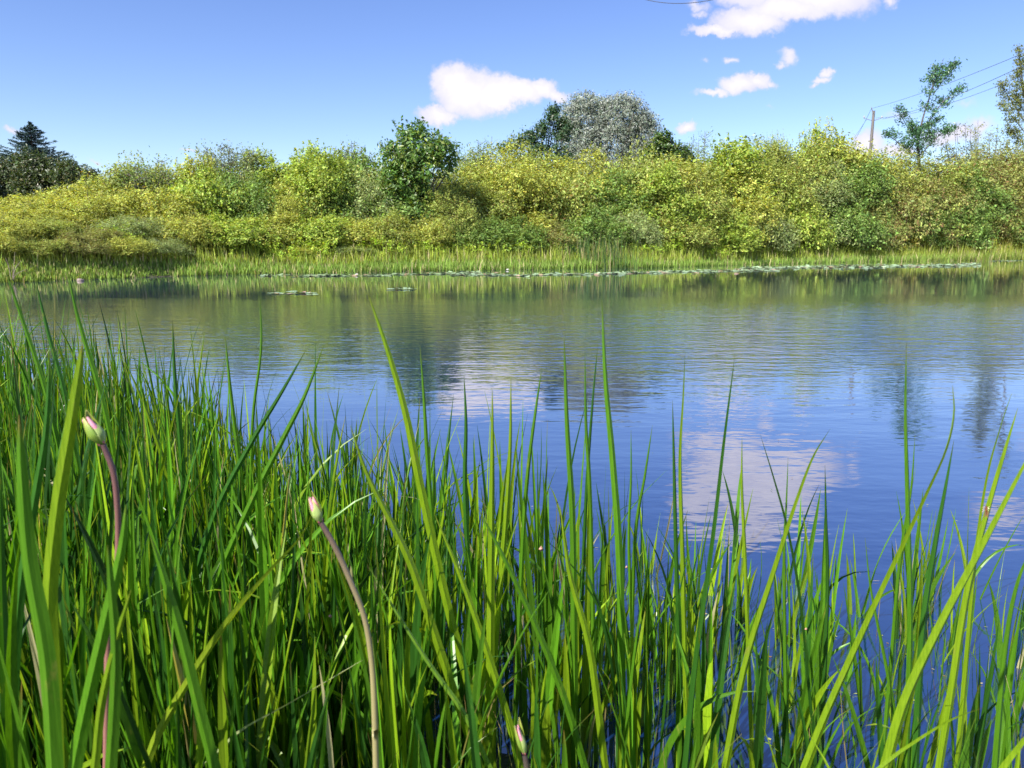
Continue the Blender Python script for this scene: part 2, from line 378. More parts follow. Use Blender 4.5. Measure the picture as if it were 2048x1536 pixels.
SKY_X = [0, 100, 200, 300, 400, 500, 600, 680, 740, 800, 900, 960, 1050, 1150, 1250, 1350, 1400, 1500, 1600, 1700, 1760, 1820, 1900, 2000, 2060, 2200]
SKY_Y = [392, 362, 324, 304, 288, 284, 270, 280, 290, 304, 304, 268, 246, 262, 275, 272, 254, 244, 240, 242, 268, 264, 250, 254, 232, 222]
def skyl(px): return float(np.interp(px, SKY_X, SKY_Y))
def sdist(px):
    p = np.interp(px, [a for a, b in SHORE_PX], [b for a, b in SHORE_PX]); return onwater(px, p).y
LM = [(0, 'at the left edge of the view'), (80, 'below the blue-green conifer'), (170, 'below the slope right of the conifer'), (270, 'on the far left slope'), (360, 'below the twiggy grey tree'), (450, 'just right of the twiggy grey tree'),
      (540, 'by the bright green mound'), (625, 'beneath the bright green mound'), (700, 'two shrubs left of the dark leafy tree'), (760, 'touching the dark leafy tree on its left'), (840, 'straight below the dark leafy tree'), (920, 'touching the dark leafy tree on its right'), (1000, 'below the dark crown left of the silver willow'), (1085, 'left below the silver willow'),
      (1170, 'below the left half of the silver willow'), (1260, 'below the right half of the silver willow'), (1345, 'below the small green tree near the silver willow'), (1430, 'midway between silver willow and pointed shrub'), (1510, 'just left of the pointed shrub'), (1590, 'below the gap between pointed shrub and round shrub'),
      (1660, 'below the round topped shrub'), (1740, 'below the utility pole'), (1820, 'below the tall wispy tree'), (1900, 'just right of the tall wispy tree'), (1980, 'left of the tall right edge tree'), (2070, 'at the right edge of the view')]
def lm(px): return min(LM, key=lambda q: abs(q[0]-px))[1]
ADJ = dict(olive='olive green', bright='bright green', willow='grey-green narrow-leaved', yellow='yellow-green', deep='deep green', brown='brownish green')
used = set()
def auto_shrub(kind, px, top, Yd, w, row):
    lab = '%s shrub in the %s row, %s' % (ADJ[kind], row, lm(px))
    if lab in used: lab = 'smaller ' + lab
    used.add(lab)
    shrub(kind, px, top, Yd, w, lab)
bk = ['yellow', 'yellow', 'yellow', 'olive', 'yellow', 'willow', 'bright', 'bright', 'olive', 'deep', 'olive', 'olive', 'yellow', 'olive', 'yellow', 'olive', 'yellow', 'bright', 'olive', 'olive', 'yellow', 'brown', 'olive', 'brown', 'brown', 'brown']
for i, (px, _) in enumerate(LM):
    s = sdist(min(max(px, 0), 2048)); j = rng.uniform(-8, 8)
    auto_shrub(bk[i], px+j, skyl(px)+rng.uniform(2, 24), s+9.8+rng.uniform(-.8, 1.5), rng.uniform(200, 255), 'back')
md = ['yellow', 'yellow', 'yellow', 'yellow', 'bright', 'deep', 'yellow', 'deep', 'willow', 'deep', 'willow', 'olive', 'yellow', 'olive', 'deep', 'bright', 'olive', 'yellow', 'olive', 'willow', 'deep', 'brown', 'brown', 'deep', 'brown', 'brown']
for i, (px, _) in enumerate(LM):
    px = px+40; s = sdist(min(max(px, 0), 2048)); left = max(0, 1-px/700)
    auto_shrub(md[i], px, skyl(px)+52+rng.uniform(-8, 22)-left*20, s+6.8+rng.uniform(-.6, .6), rng.uniform(180, 220), 'middle')
ft = ['yellow', 'olive', 'brown', 'willow', 'yellow', 'bright', 'yellow', 'bright', 'yellow', 'olive', 'yellow', 'deep', 'deep', 'brown', 'deep', 'willow', 'olive', 'bright', 'willow', 'bright', 'deep', 'brown', 'deep', 'deep', 'brown', 'olive']
for i, (px, _) in enumerate(LM):
    s = sdist(min(max(px, 0), 2048)); right = min(max((px-1100)/900, 0), 1); left = max(0, 1-px/600)
    top = 428 + rng.uniform(-16, 14) + left*8 - right*46
    if ft[i] == 'deep' and 1600 < px: top -= 20
    auto_shrub(ft[i], px+rng.uniform(-10, 10), top, s+4.0-left*.8+rng.uniform(-.3, .5)+right*1.4, rng.uniform(150, 190), 'front')
for px, tp, k, lb in [(-10, 452, 'yellow', 'low yellow shrub hanging over the water at the left edge'), (70, 470, 'olive', 'low olive shrub at the water behind the reed tips on the left'), (150, 462, 'brown', 'low brownish shrub right above the white driftwood'),
                      (232, 466, 'yellow', 'low yellow shrub two widths right of the white driftwood'), (310, 470, 'willow', 'low grey-green shrub where the left shrubs leave the waterline'), (395, 492, 'yellow', 'lowest small yellow shrub at the start of the lime grass'),
                      (490, 482, 'bright', 'low lime shrub in the grass below the grey-green twiggy tree'), (590, 490, 'yellow', 'low yellow shrub in the grass beneath the bright domed shrub'), (690, 486, 'willow', 'low grey-green shrub in the grass left of the dark tree'), (790, 492, 'olive', 'low olive shrub in the grass under the dark leafy tree')]:
    shrub(k, px, tp, sdist(max(px, 0))+(1.9 if px < 350 else 3.0), 135, lb)
shrub('olive', 895, 352, sdist(895)+4.0, 130, 'rounded olive shrub hiding the lower right of the dark leafy tree')
shrub('yellow', 1740, 296, sdist(1740)+8, 190, 'yellow-green shrub hiding the foot of the utility pole')
shrub('olive', 1553, 236, sdist(1553)+11, 95, 'narrow pointed olive shrub rising above the right skyline', group=None)
shrub('bright', 1640, 240, sdist(1640)+11, 150, 'round topped green shrub on the skyline left of the utility pole', group=None)
shrub('bright', 625, 282, sdist(625)+7, 170, 'bright green domed shrub highest on the left skyline', group=None)
shrub('yellow', 560, 385, sdist(560)+5, 130, 'golden yellow-green shrub glowing above dark shrubs on the left', group=None)
shrub('brown', 2060, 232, sdist(2048)+8, 170, 'tall brownish shrub filling the right edge under the tree', group=None)

# ------------------------------------------------------------------ trees
def place(o, px, Yd):
    p = at(px, 490, Yd); o.location = (p.x, Yd, float(gz(p.x, Yd))-.05); return o.location
def lobed_tree(name, px, top, Yd, wpx, lobes, label, m, nclump, per, size, asp, base, alt, palt, trunk_r=.18, droop=0, cr=.35, shell=(.6, 1.04), spikes=0, up=.35, tcol=(.13, .11, .09)):
    """lobes given as (x, y, z, rx, ry, rz) with x, y in crown widths and z in tree heights"""
    t = empty(name); loc = place(t, px, Yd); H = at(px, top, Yd).z-loc.z; Wd = wpx/1536*Yd
    LB = [((x*Wd, y*Wd, z*H), (rx*Wd, ry*Wd, rz*H)) for x, y, z, rx, ry, rz in lobes]
    a = Acc(); cc = crown_lobes(a, LB, nclump, per, size, asp, base, alt, palt, cr, up=up, droop=droop, shell=shell)
    if spikes:
        hi = cc[np.argsort(-cc[:, 2])[:spikes*2]]; sel = hi[rng.choice(len(hi), spikes, replace=False)]
        shoots(a, sel, rng.uniform(.3, .8, spikes), size, asp, base, 14)
    obj('crown', a.mesh('crown'), t, m)
    b = Acc(); tz = np.linspace(-.3, H*.86, 9); tx = np.cumsum(rng.normal(0, .05, 9))*Wd*.12
    P = np.stack([tx, tx*.4, tz], 1); Vv, F = tube(P, np.linspace(trunk_r, trunk_r*.2, 9), 8); b.add(Vv, F, tcol)
    for (c, r) in LB:
        for q in range(3):
            e = np.array(c)+rng.normal(0, .35, 3)*np.array(r); s0 = P[min(8, max(2, int(e[2]/H*8*.6)))]
            Vv, F = tube(catmull([s0, (s0+e)/2+np.array([0, 0, -.03*H]), e], 6), np.linspace(trunk_r*.4, trunk_r*.1, 6), 5); b.add(Vv, F, tcol)
    obj('trunk', b.mesh('trunk'), t, M_BARK); tag(t, label, 'tree'); return t
lobed_tree('dark_tree', 838, 248, sdist(835)+5.2, 156,
    [(0, 0, .80, .36, .36, .17), (-.26, 0, .74, .24, .25, .13), (.27, 0, .76, .24, .25, .13), (-.14, -.1, .58, .30, .25, .14), (.1, -.1, .62, .3, .25, .14), (-.22, -.1, .42, .22, .2, .12), (0, 0, .4, .25, .2, .12), (.36, 0, .66, .14, .14, .09), (0, -.1, .24, .26, .2, .14)],
    'dark glossy large-leaved tree standing out of the pale shrubs below the white cloud', M_DARKLEAF, 520, 18, .25, .42, (.095, .18, .035), (.17, .22, .03), .22, .12, .25, .30, spikes=14)
lobed_tree('silver_willow', 1212, 188, 85, 190,
    [(-.24, 0, .80, .28, .26, .19), (.12, 0, .81, .30, .28, .18), (.34, 0, .70, .19, .22, .17), (-.36, 0, .66, .16, .2, .17), (0, -.1, .62, .34, .25, .16), (.3, -.1, .52, .22, .2, .16), (-.22, -.1, .52, .24, .2, .15), (.1, -.15, .42, .3, .2, .13)],
    'large pale silver-grey willow with a rounded crown behind the shrubs', M_SILVER, 3600, 20, .24, .36, (.21, .25, .19), (.36, .38, .34), .25, .3, .35, .42, up=.2, spikes=10)
lobed_tree('dark_tree', 1085, 212, 78, 120,
    [(.16, 0, .90, .13, .15, .09), (.30, 0, .79, .17, .2, .11), (-.02, 0, .79, .16, .2, .08), (-.24, 0, .745, .16, .2, .06), (-.44, 0, .70, .15, .15, .05), (-.62, 0, .665, .10, .15, .04), (0, 0, .60, .5, .3, .12)],
    'dark blue-green tree partly hidden behind the left of the silver willow', M_DARKLEAF, 480, 15, .30, .4, (.05, .10, .04), (.07, .1, .03), .12, .2, 0, .38, spikes=18)
lobed_tree('small_green_tree', 1322, 262, 60, 70,
    [(-.05, 0, .86, .26, .2, .12), (.25, 0, .78, .26, .2, .10), (-.3, 0, .74, .26, .2, .12), (0, 0, .6, .5, .3, .16), (.55, 0, .76, .2, .2, .08)],
    'small mid-green tree just right of the silver willow', M_DARKLEAF, 420, 16, .24, .5, (.055, .105, .018), (.12, .16, .03), .15, .12, 0, .3, spikes=5)
for (px, tp, Yd, w, lb) in [(20, 306, 66, 120, 'dark olive tree at the left edge beside the conifer'), (110, 306, 62, 130, 'dark rounded tree in front of the conifer'), (168, 330, 60, 80, 'low dark tree right of the conifer on the left skyline'), (-60, 318, 62, 120, 'dark tree cut off by the left edge of the view')]:
    lobed_tree('dark_tree', px, tp, Yd, w, [(-.2, 0, .78, .3, .3, .2), (.22, 0, .72, .28, .3, .2), (0, -.1, .52, .45, .3, .22), (.35, 0, .5, .25, .2, .2), (-.36, 0, .55, .2, .2, .2), (0, 0, .3, .5, .3, .2)],
        lb, M_DARKLEAF, 900, 18, .24, .42, (.062, .088, .03), (.12, .11, .045), .15, .2, 0, .35, spikes=14)
# blue-green conifer
def conifer(px, top, Yd):
    t = empty('conifer'); loc = place(t, px, Yd); H = at(px, top, Yd).z-loc.z
    a = Acc(); b = Acc(); Vv, F = tube([(0, 0, -.3), (0.05, 0, H*.5), (0, 0, H*.98)], [.28, .16, .03], 8); b.add(Vv, F, (.11, .09, .075))
    P = []; D = []; C = []
    nz = 44
    for i in range(nz):
        f = i/(nz-1); z = H*(.12+.86*f); R = H*.74*(1-f)**.88*rng.uniform(.75, 1.1)+.15
        for k in range(int(7+6*(1-f))):
            an = rng.uniform(0, 6.283); r = R*rng.uniform(.7, 1.12); dv = np.array([math.cos(an), math.sin(an), 0.])
            e = dv*r + np.array([0, 0, z - .08*r + .035*r*r*.4]); s0 = np.array([0, 0, z])
            mid = (s0+e)/2 + np.array([0, 0, -.05*r]); e[2] += .10*r
            Q = catmull([s0, mid, e], 6); Vv, F = tube(Q, np.linspace(.04, .01, 6), 4); b.add(Vv, F, (.10, .085, .07))
            n = int(20+r*40); tt = rng.uniform(.12, 1.04, n); idx = np.clip(tt*5, 0, 4.99); ii = idx.astype(int); ff = (idx-ii)[:, None]
            q = Q[ii]*(1-ff)+Q[ii+1]*ff; sd_ = np.array([-dv[1], dv[0], 0]); off = rng.normal(0, .20, (n, 1))*(1.25-tt[:, None])*min(r, 2.2)*.55
            q = q + sd_*off + rng.normal(0, .05, (n, 3)) + np.array([0, 0, -.05])
            P.append(q); D.append(np.tile(unit(dv+np.array([0, 0, .1])), (n, 1)))
            C.append(palette(n, (.045, .085, .080), .2, (.09, .14, .13), .25))
    P = np.concatenate(P); D = np.concatenate(D); C = np.concatenate(C); n = len(P)
    d = unit(D + rng.normal(0, .45, (n, 3))); s = unit(np.cross(d, np.array([0, 0, 1.])+rng.normal(0, .4, (n, 3)))); l = rng.uniform(.18, .36, (n, 1)); w = l*.28
    Vv = np.stack([P-d*l*.5, P+s*w*.5, P+d*l*.5, P-s*w*.5], 1).reshape(-1, 3); a.add(Vv, np.arange(4*n).reshape(n, 4), np.repeat(C, 4, 0))
    obj('crown', a.mesh('crown'), t, M_NEEDLE); obj('trunk', b.mesh('trunk'), t, M_BARK)
    tag(t, 'pyramidal blue-green conifer rising above dark trees at far left', 'tree')
conifer(85, 240, 80)
# wispy trees with leaning stems and sparse leaves
def wispy(name, Yd, trunks, nbr, blen, leafn, size, asp, base, label, spread=.12, m=M_LEAF, cat='tree', upb=.5, side=0, thick=.009):
    """trunks: pixel polylines from the base up"""
    p0 = at(trunks[0][0][0], 490, Yd); z0 = float(gz(p0.x, Yd))-.05; O = np.array([p0.x, Yd, z0])
    t = empty(name, tuple(O)); a = Acc(); b = Acc()
    for tr in trunks:
        pts = [np.array(at(x, y, Yd+rng.uniform(-.3, .3)))-O for x, y in tr]
        if tr is trunks[0]: pts = [np.array([0, 0, -.2])] + pts
        Q = catmull(pts, 16); Ln = np.linalg.norm(np.diff(Q, axis=0), axis=1).sum()
        Vv, F = tube(Q, np.linspace(thick*Ln+.012, .012, 16), 6); b.add(Vv, F, (.13, .12, .11))
        for k in range(nbr):
            f = rng.uniform(.2, 1.0)**.8; i = min(int(f*15), 14); s0 = Q[i]
            an = rng.uniform(0, 6.283); r = blen*(1.15-f)*rng.uniform(.4, 1.2)+.25
            dv = np.array([math.cos(an)+side, math.sin(an)*.8, upb+rng.normal(0, .3)]); dv /= np.linalg.norm(dv); e = s0+dv*r
            mid = (s0+e)/2+np.array([0, 0, -.06*r]); BQ = catmull([s0, mid, e], 6)
            Vv, F = tube(BQ, np.linspace(.02, .006, 6), 4); b.add(Vv, F, (.13, .12, .10))
            n = int(leafn*r*rng.uniform(.4, 1.4)); tt = rng.uniform(.15, 1.03, n); idx = np.clip(tt*5, 0, 4.99); ii = idx.astype(int); ff = (idx-ii)[:, None]
            P = BQ[ii]*(1-ff)+BQ[ii+1]*ff + rng.normal(0, spread, (n, 3))
            leaves(a, P, rdir(n), size, asp, palette(n, base, .22), .3, 1., .15)
    obj('crown', a.mesh('crown'), t, m); obj('trunk', b.mesh('trunk'), t, M_BARK); tag(t, label, cat); return t
wispy('wispy_tree', sdist(1850)+11, [[(1838, 330), (1836, 290), (1846, 235), (1866, 175), (1888, 116)], [(1840, 300), (1815, 255), (1792, 212)], [(1846, 262), (1885, 205), (1930, 172)], [(1840, 310), (1880, 270), (1912, 250)], [(1838, 320), (1790, 280), (1766, 262)], [(1852, 220), (1868, 160), (1872, 130)], [(1866, 190), (1893, 150), (1910, 118)], [(1840, 300), (1860, 255), (1880, 235)], [(1838, 300), (1828, 270), (1822, 245)]],
      22, 1.15, 44, .26, .42, (.075, .17, .075), 'tall wispy leaning tree with sparse leaves right of the utility pole', .20, M_DARKLEAF, side=.25, upb=.35)
wispy('edge_tree', sdist(2040)+9, [[(2062, 340), (2052, 220), (2042, 140), (2034, 88)], [(2060, 260), (2015, 190), (2003, 165)], [(2062, 280), (2022, 230), (2003, 205)], [(2070, 250), (2090, 130), (2110, 60)], [(2050, 200), (2040, 150), (2050, 110)], [(2060, 300), (2030, 270), (2012, 250)], [(2060, 240), (2036, 200), (2032, 160)]],
      26, 1.3, 44, .24, .4, (.17, .20, .06), 'tall thin brown-green tree cut by the right edge', .2)
def sprigs(name, px, w, tops, spread, Yoff, col, label, base=355, size=.15, leafn=34, cat='shrub'):
    """an airy shrub: many thin stems fanning up from one root, leafy along their length"""
    tr = [[(px, base+10), (px, base-20), (px+rng.normal(0, 3), min(t[1] for t in tops)+14)]]
    for (x, y) in tops:
        for q in range(2):
            ex = x+rng.normal(0, spread); ey = y+abs(rng.normal(0, 16)); tr.append([(px+(ex-px)*.75, base), (px+(ex-px)*.9, (base+ey)/2), (ex, ey)])
    wispy(name, sdist(px)+Yoff, tr, 8, 1.15, leafn*.9, size, .4, tuple(1.4*q for q in col), label, .22, cat=cat, upb=.45, thick=.003)
sprigs('twiggy_shrub', 1955, 0, [(1910, 246), (1932, 238), (1955, 236), (1978, 244), (1995, 246), (1892, 262), (1968, 262)], 6, 11, (.20, .22, .08), 'sparse twiggy shrub against the sky between wispy tree and right edge', size=.2)
sprigs('twiggy_tree', 450, 0, [(402, 300), (418, 292), (438, 286), (452, 292), (470, 300), (492, 292), (508, 297), (520, 300)], 6, 11, (.16, .20, .12), 'thin grey-green twiggy tree poking above the left skyline', size=.13, cat='tree')
sprigs('twiggy_shrub', 955, 0, [(920, 284), (938, 292), (955, 278), (970, 290), (986, 266)], 5, 11, (.15, .21, .07), 'airy sprigs of a shrub between the dark tree and the silver willow')
sprigs('twiggy_shrub', 702, 0, [(668, 282), (684, 294), (702, 282), (720, 300), (744, 296)], 5, 11, (.15, .21, .07), 'airy sprigs of a shrub just left of the dark leafy tree', size=.13)
sprigs('twiggy_shrub', 1385, 0, [(1345, 284), (1362, 286), (1380, 266), (1398, 268), (1413, 254)], 5, 11, (.15, .21, .07), 'airy sprigs on the skyline right of the small green tree')
sprigs('twiggy_shrub', 270, 0, [(252, 330), (272, 326), (285, 334), (320, 318), (340, 324)], 5, 9, (.15, .21, .07), 'airy sprigs on the skyline where the left slope starts', base=390, size=.12)

# ------------------------------------------------------------------ utility pole and wires
PD = 84.0
pt = at(1747, 222, PD); pz = float(gz(pt.x, PD)); pole = empty('utility_pole', (pt.x, PD, pz))
def T(name, pts, rad, parent, m, c, n=8, label=None):
    a = Acc(); Vv, F = tube(pts, rad, n); a.add(Vv, F, c); o = obj(name, a.mesh(name, True), parent, m)
    if label: o['label'] = label
    return o
HP = pt.z-pz
a = Acc(); Vv, F = tube([(0, 0, -.5), (0, 0, HP*.5), (.03, 0, HP)], [.19, .16, .135], 12); a.add(Vv, F, (.17, .155, .15))
top = np.array([[.03, 0, HP+.02]]); k = len(Vv)-12
a.add(np.concatenate([Vv[k:], top]), np.array([[i, (i+1) % 12, 12, 12] for i in range(12)])[:, [0, 1, 2, 3]], (.3, .27, .25)) if False else None
obj('post', a.mesh('post', True), pole, M_WOOD)
T('post_cap', [(.03, 0, HP-.02), (.03, 0, HP+.015), (.03, 0, HP+.02)], [.15, .15, .01], pole, M_WOOD, (.13, .12, .12), 12)
T('top_spike', [(-.02, 0, HP-.35), (-.16, 0, HP+.15), (-.27, 0, HP+.42)], [.07, .05, .03], pole, M_WIRE, (.25, .25, .28))
for s_ in (-1, 1):
    T('crossarm', [(s_*.1, 0, HP-.95), (s_*.6, 0, HP-.8), (s_*.95, 0, HP-.66 if s_ > 0 else HP-.72)], .035, pole, M_WIRE, (.25, .25, .27))
    T('insulator', [(s_*.92, 0, HP-.70), (s_*.93, 0, HP-.60), (s_*.94, 0, HP-.52), (s_*.95, 0, HP-.48)], [.04, .075, .06, .03], pole, M_WIRE, (.35, .33, .32))
tag(pole, 'weathered wooden utility pole with short curved arms above the right shrubs', 'utility pole')
def wire(pa, pb, sag, label, r=.016, name='overhead_wire'):
    A = np.array(pa); B = np.array(pb); Q = [A*(1-t)+B*t-np.array([0, 0, sag*4*t*(1-t)]) for t in np.linspace(0, 1, 40)]
    a = Acc(); Vv, F = tube(Q, r, 5); a.add(Vv, F, (.06, .06, .07)); o = obj(name, a.mesh(name, True), None, M_WIRE); tag(o, label, 'wire', 'overhead power lines')
wire(at(1743, 217, PD), at(2150, 62, 40), .3, 'topmost wire running up right from the top of the utility pole')
wire(at(1765, 238, PD), at(2150, 80, 40), .5, 'middle wire running up right from the right arm of the pole', .016)
wire(at(1752, 236, PD), at(2150, 105, 40), .7, 'lowest wire running up right across the wispy tree', .014)
wire(at(1743, 217, PD), at(1690, 310, 100), .3, 'thin wire dropping from the pole top to the left', .016)
wire(at(1733, 239, PD), at(1670, 320, 100), .3, 'thin wire dropping from the left arm of the pole', .014)
wire(at(1100, -150, 46), at(1640, -95, 26), 2.6, 'single dark wire crossing the top edge of the view by the large cloud', .013)

# ------------------------------------------------------------------ far bank grass, lilies, small things
def px_of(x, y): return 1024+1536*x/(y*CP)   # near the horizon
def bank_grass():
    n = 80000
    px = rng.uniform(-120, 2170, n); bx = np.interp(px, [a for a, b in SHORE_PX], [b for a, b in SHORE_PX])
    Ys = np.array([sdist(min(max(q, 0), 2048)) for q in np.linspace(-120, 2170, 120)]); sY = np.interp(px, np.linspace(-120, 2170, 120), Ys)
    d = rng.uniform(-.1, 1, n)*3.9; d = np.where(rng.random(n) < .36, rng.uniform(-.5, .5, n), d)
    y = sY+d; x = (px-1024)/1536*y*1.0
    x = (px-1024)/1536*(y/CP*1.0)
    z = np.maximum(gz(x, y), -.05)
    hmod = np.interp(px, [0, 330, 420, 700, 780, 1150, 1200, 1300, 1500, 1800, 2048], [.42, .42, .65, .6, .75, .8, 1.1, .75, .7, 1.0, 1.6])
    cl = np.array([mnoise.noise(Vector((a*.5, b*.5, 0))) for a, b in zip(x[::8], y[::8])]); cl = np.repeat(cl, 8)[:n]; cl = np.pad(cl, (0, n-len(cl)))
    h = hmod*rng.uniform(.35, 1.05, n)*(.85+1.1*cl)*np.where(d < .4, .62, 1.)
    lean = rng.normal(0, .16, (n, 2))*h[:, None]; w = rng.uniform(.018, .05, n)
    an = rng.uniform(0, 3.14, n); sx, sy = np.cos(an)*w, np.sin(an)*w
    b0 = np.stack([x-sx/2, y-sy/2, z], 1); b1 = np.stack([x+sx/2, y+sy/2, z], 1)
    m1 = np.stack([x+lean[:, 0]*.4+sx*.45, y+lean[:, 1]*.4+sy*.45, z+h*.55], 1); m0 = np.stack([x+lean[:, 0]*.4-sx*.45, y+lean[:, 1]*.4-sy*.45, z+h*.55], 1)
    t1 = np.stack([x+lean[:, 0]+sx*.05, y+lean[:, 1], z+h], 1); t0 = np.stack([x+lean[:, 0]-sx*.05, y+lean[:, 1], z+h], 1)
    V = np.stack([b0, b1, m1, m0, t1, t0], 1).reshape(-1, 3); k = np.arange(n)*6
    F = np.concatenate([np.stack([k, k+1, k+2, k+3], 1), np.stack([k+3, k+2, k+4, k+5], 1)])
    edge = (d < .45)[:, None]
    base = np.where(edge, np.array([[.19, .30, .06]]), np.array([[.27, .34, .055]]))
    warm = np.interp(px, [0, 300, 420, 1750, 1900, 2048], [.6, .2, .15, .1, .8, .9])*rng.random(n)
    base = base*(1-warm[:, None]*.6)+np.array([[.24, .19, .035]])*warm[:, None]*.6
    base = np.where(rng.random((n, 1)) < .12, np.array([[.42, .36, .20]]), base)
    C = np.clip(base*(1+rng.normal(0, .25, (n, 1)))*(1+.7*cl[:, None]), .01, 1)
    o = obj('bank_grass', npmesh('bank_grass', V, F, np.repeat(C, 6, 0)), mat=M_FARGRASS); tag(o, 'bright green grass fringe along the far waterline', 'grass', kind='stuff')
bank_grass()
def herbs():
    t = Acc()
    for px in (240, 455, 560, 640, 745, 830, 915, 975, 1030, 1090, 1275, 1330, 1430, 1530, 1580, 1620, 1700, 1780, 1830, 1870, 1930, 1990, 2040):
        c = (.32, .46, .05) if px < 1750 else (.40, .36, .06); h = (1.0 if px < 1750 else 2.0)*rng.uniform(.8, 1.2); w = rng.uniform(1.8, 3.2)
        s = sdist(px)+rng.uniform(1.4, 2.8); p = at(px, 490, s); z = max(float(gz(p.x, s)), 0)
        lob = [((p.x+rng.normal(0, w*.3), s+rng.normal(0, .2), z+h*rng.uniform(.2, .6)), (w*.3, .35, h*.38)) for _ in range(6)]
        crown_lobes(t, lob, 60, 14, .11, .45, c, (.34, .30, .04), .1, .14, zmin=z+.05)
    tag(obj('leafy_herbs', t.mesh('leafy_herbs'), mat=M_LEAF), 'bright leafy herbs growing between waterline grass and shrubs on the far bank', 'herbs', kind='stuff')
herbs()
# cattail stand
def cattail_stand():
    a = Acc(); n = 330
    s = sdist(1195)
    for i in range(n):
        px = rng.normal(1195, 36); yy_ = s+rng.uniform(-.4, 1.5); p = at(px, 490, yy_); h = rng.uniform(.9, 2.2); l = rng.normal(0, .13, 2)*h
        w = rng.uniform(.02, .035); an = rng.uniform(0, 3.14); s1 = np.array([math.cos(an), math.sin(an), 0])*w*.5
        b_ = np.array([p.x, yy_, 0.]); m_ = b_+np.array([l[0]*.35, l[1]*.35, h*.6]); e_ = b_+np.array([l[0], l[1], h])
        c = (.075, .14, .045) if rng.random() < .8 else (.32, .27, .15)
        a.add([b_-s1, b_+s1, m_+s1*.9, m_-s1*.9, e_+s1*.1, e_-s1*.1], [[0, 1, 2, 3], [3, 2, 4, 5]], c)
    tag(obj('cattail_stand', a.mesh('cattail_stand'), mat=M_FARGRASS), 'dense stand of tall blue-green cattail leaves on the far shore', 'cattails', kind='stuff')
cattail_stand()
# lily pads
M_PAD = solid_mat('lily_pad', .3, 8, (.7, .75, .6), .4)
def pads(name, n, gen, label, cat='lily pads'):
    a = Acc(); K = 10
    for i in range(n):
        x, y = gen(); r = rng.uniform(.06, .17); ph = rng.uniform(0, 6.28)
        an = ph+np.linspace(.22, 2*np.pi-.22, K); tl = rng.normal(0, .14, 2); z = .006+rng.uniform(0, .01)
        V = [(x, y, z)]+[(x+r*math.cos(q), y+r*math.sin(q), z+max(0, r*(tl[0]*math.cos(q)+tl[1]*math.sin(q)))+.004) for q in an]
        c = np.array((.25, .34, .20)) if rng.random() < .88 else np.array((.36, .24, .17)); c = c*rng.uniform(.75, 1.35)
        F = [[0, j, j+1, j+2] for j in range(1, K-1, 2)]
        a.add(V, F, c)
    return tag(obj(name, a.mesh(name), mat=M_PAD), label, cat, kind='stuff')
def strip(pts, jit):
    P = [(x, y) for x, y in pts]
    def g():
      while True:
        k = rng.integers(0, len(P)-1); f = rng.random(); x = P[k][0]*(1-f)+P[k+1][0]*f; y = P[k][1]*(1-f)+P[k+1][1]*f+rng.normal(0, jit); q = onwater(x, y)
        if mnoise.noise(Vector((q.x*.55, q.y*.8, 7.7))) > rng.uniform(-.45, .15): return q.x, q.y
    return g
pads('lily_pads', 420, strip([(520, 551), (640, 552), (760, 550), (960, 545)], .8), 'thin pale line of lily pads along the left half of the far shore')
pads('lily_pads', 1000, strip([(900, 549), (1040, 550), (1180, 549), (1300, 545), (1420, 543), (1560, 541)], 1.6), 'wide pale mat of floating lily pads off the middle of the far shore')
pads('lily_pads', 1500, strip([(1480, 538), (1600, 535), (1720, 533), (1860, 532), (1960, 530)], 1.8), 'pale reddish-green mat of lily pads along the right far shore')
pads('lily_pads', 60, strip([(1980, 523), (2060, 521)], .8), 'thin line of lily pads near the right edge')
pads('lily_pads', 26, strip([(545, 588), (590, 586), (632, 587)], .8), 'small isolated patch of lily pads left of centre in open water')
pads('lily_pads', 14, strip([(782, 579), (832, 578)], .6), 'small patch of lily pads in open water left of the dark tree reflection')
# water lily blossoms
M_PETAL = solid_mat('petal', .5, 40, (.9, .9, .88), .3, sss=.2)
def blossom(px, py, label, sc=1.):
    p = onwater(px, py); t = empty('water_lily', (p.x, p.y, .01)); a = Acc()
    for ring, (nn, tilt, l) in enumerate([(9, .35, .10), (8, .8, .085), (6, 1.2, .07)]):
        for i in range(nn):
            an = i*6.283/nn+ring*.3; d = np.array([math.cos(an)*math.cos(tilt), math.sin(an)*math.cos(tilt), math.sin(tilt)])*l*sc*1.4; s = np.array([-math.sin(an), math.cos(an), 0])*l*.3*sc
            a.add([(0, 0, 0), d*.6+s, d, d*.6-s], [[0, 1, 2, 3]], (.85, .82, .80))
    obj('petals', a.mesh('petals'), t, M_PETAL)
    Vv, F = tube([(0, 0, 0), (0, 0, .05*sc), (0, 0, .06*sc)], [.02*sc, .025*sc, .003], 8); a = Acc(); a.add(Vv, F, (.75, .6, .1)); obj('stamens', a.mesh('stamens'), t, M_PETAL)
    tag(t, label, 'water lily')
blossom(1015, 541, 'white water lily blossom floating below the dark bank hollow', .9); blossom(713, 551, 'white water lily blossom floating left of centre by the shore', .85)
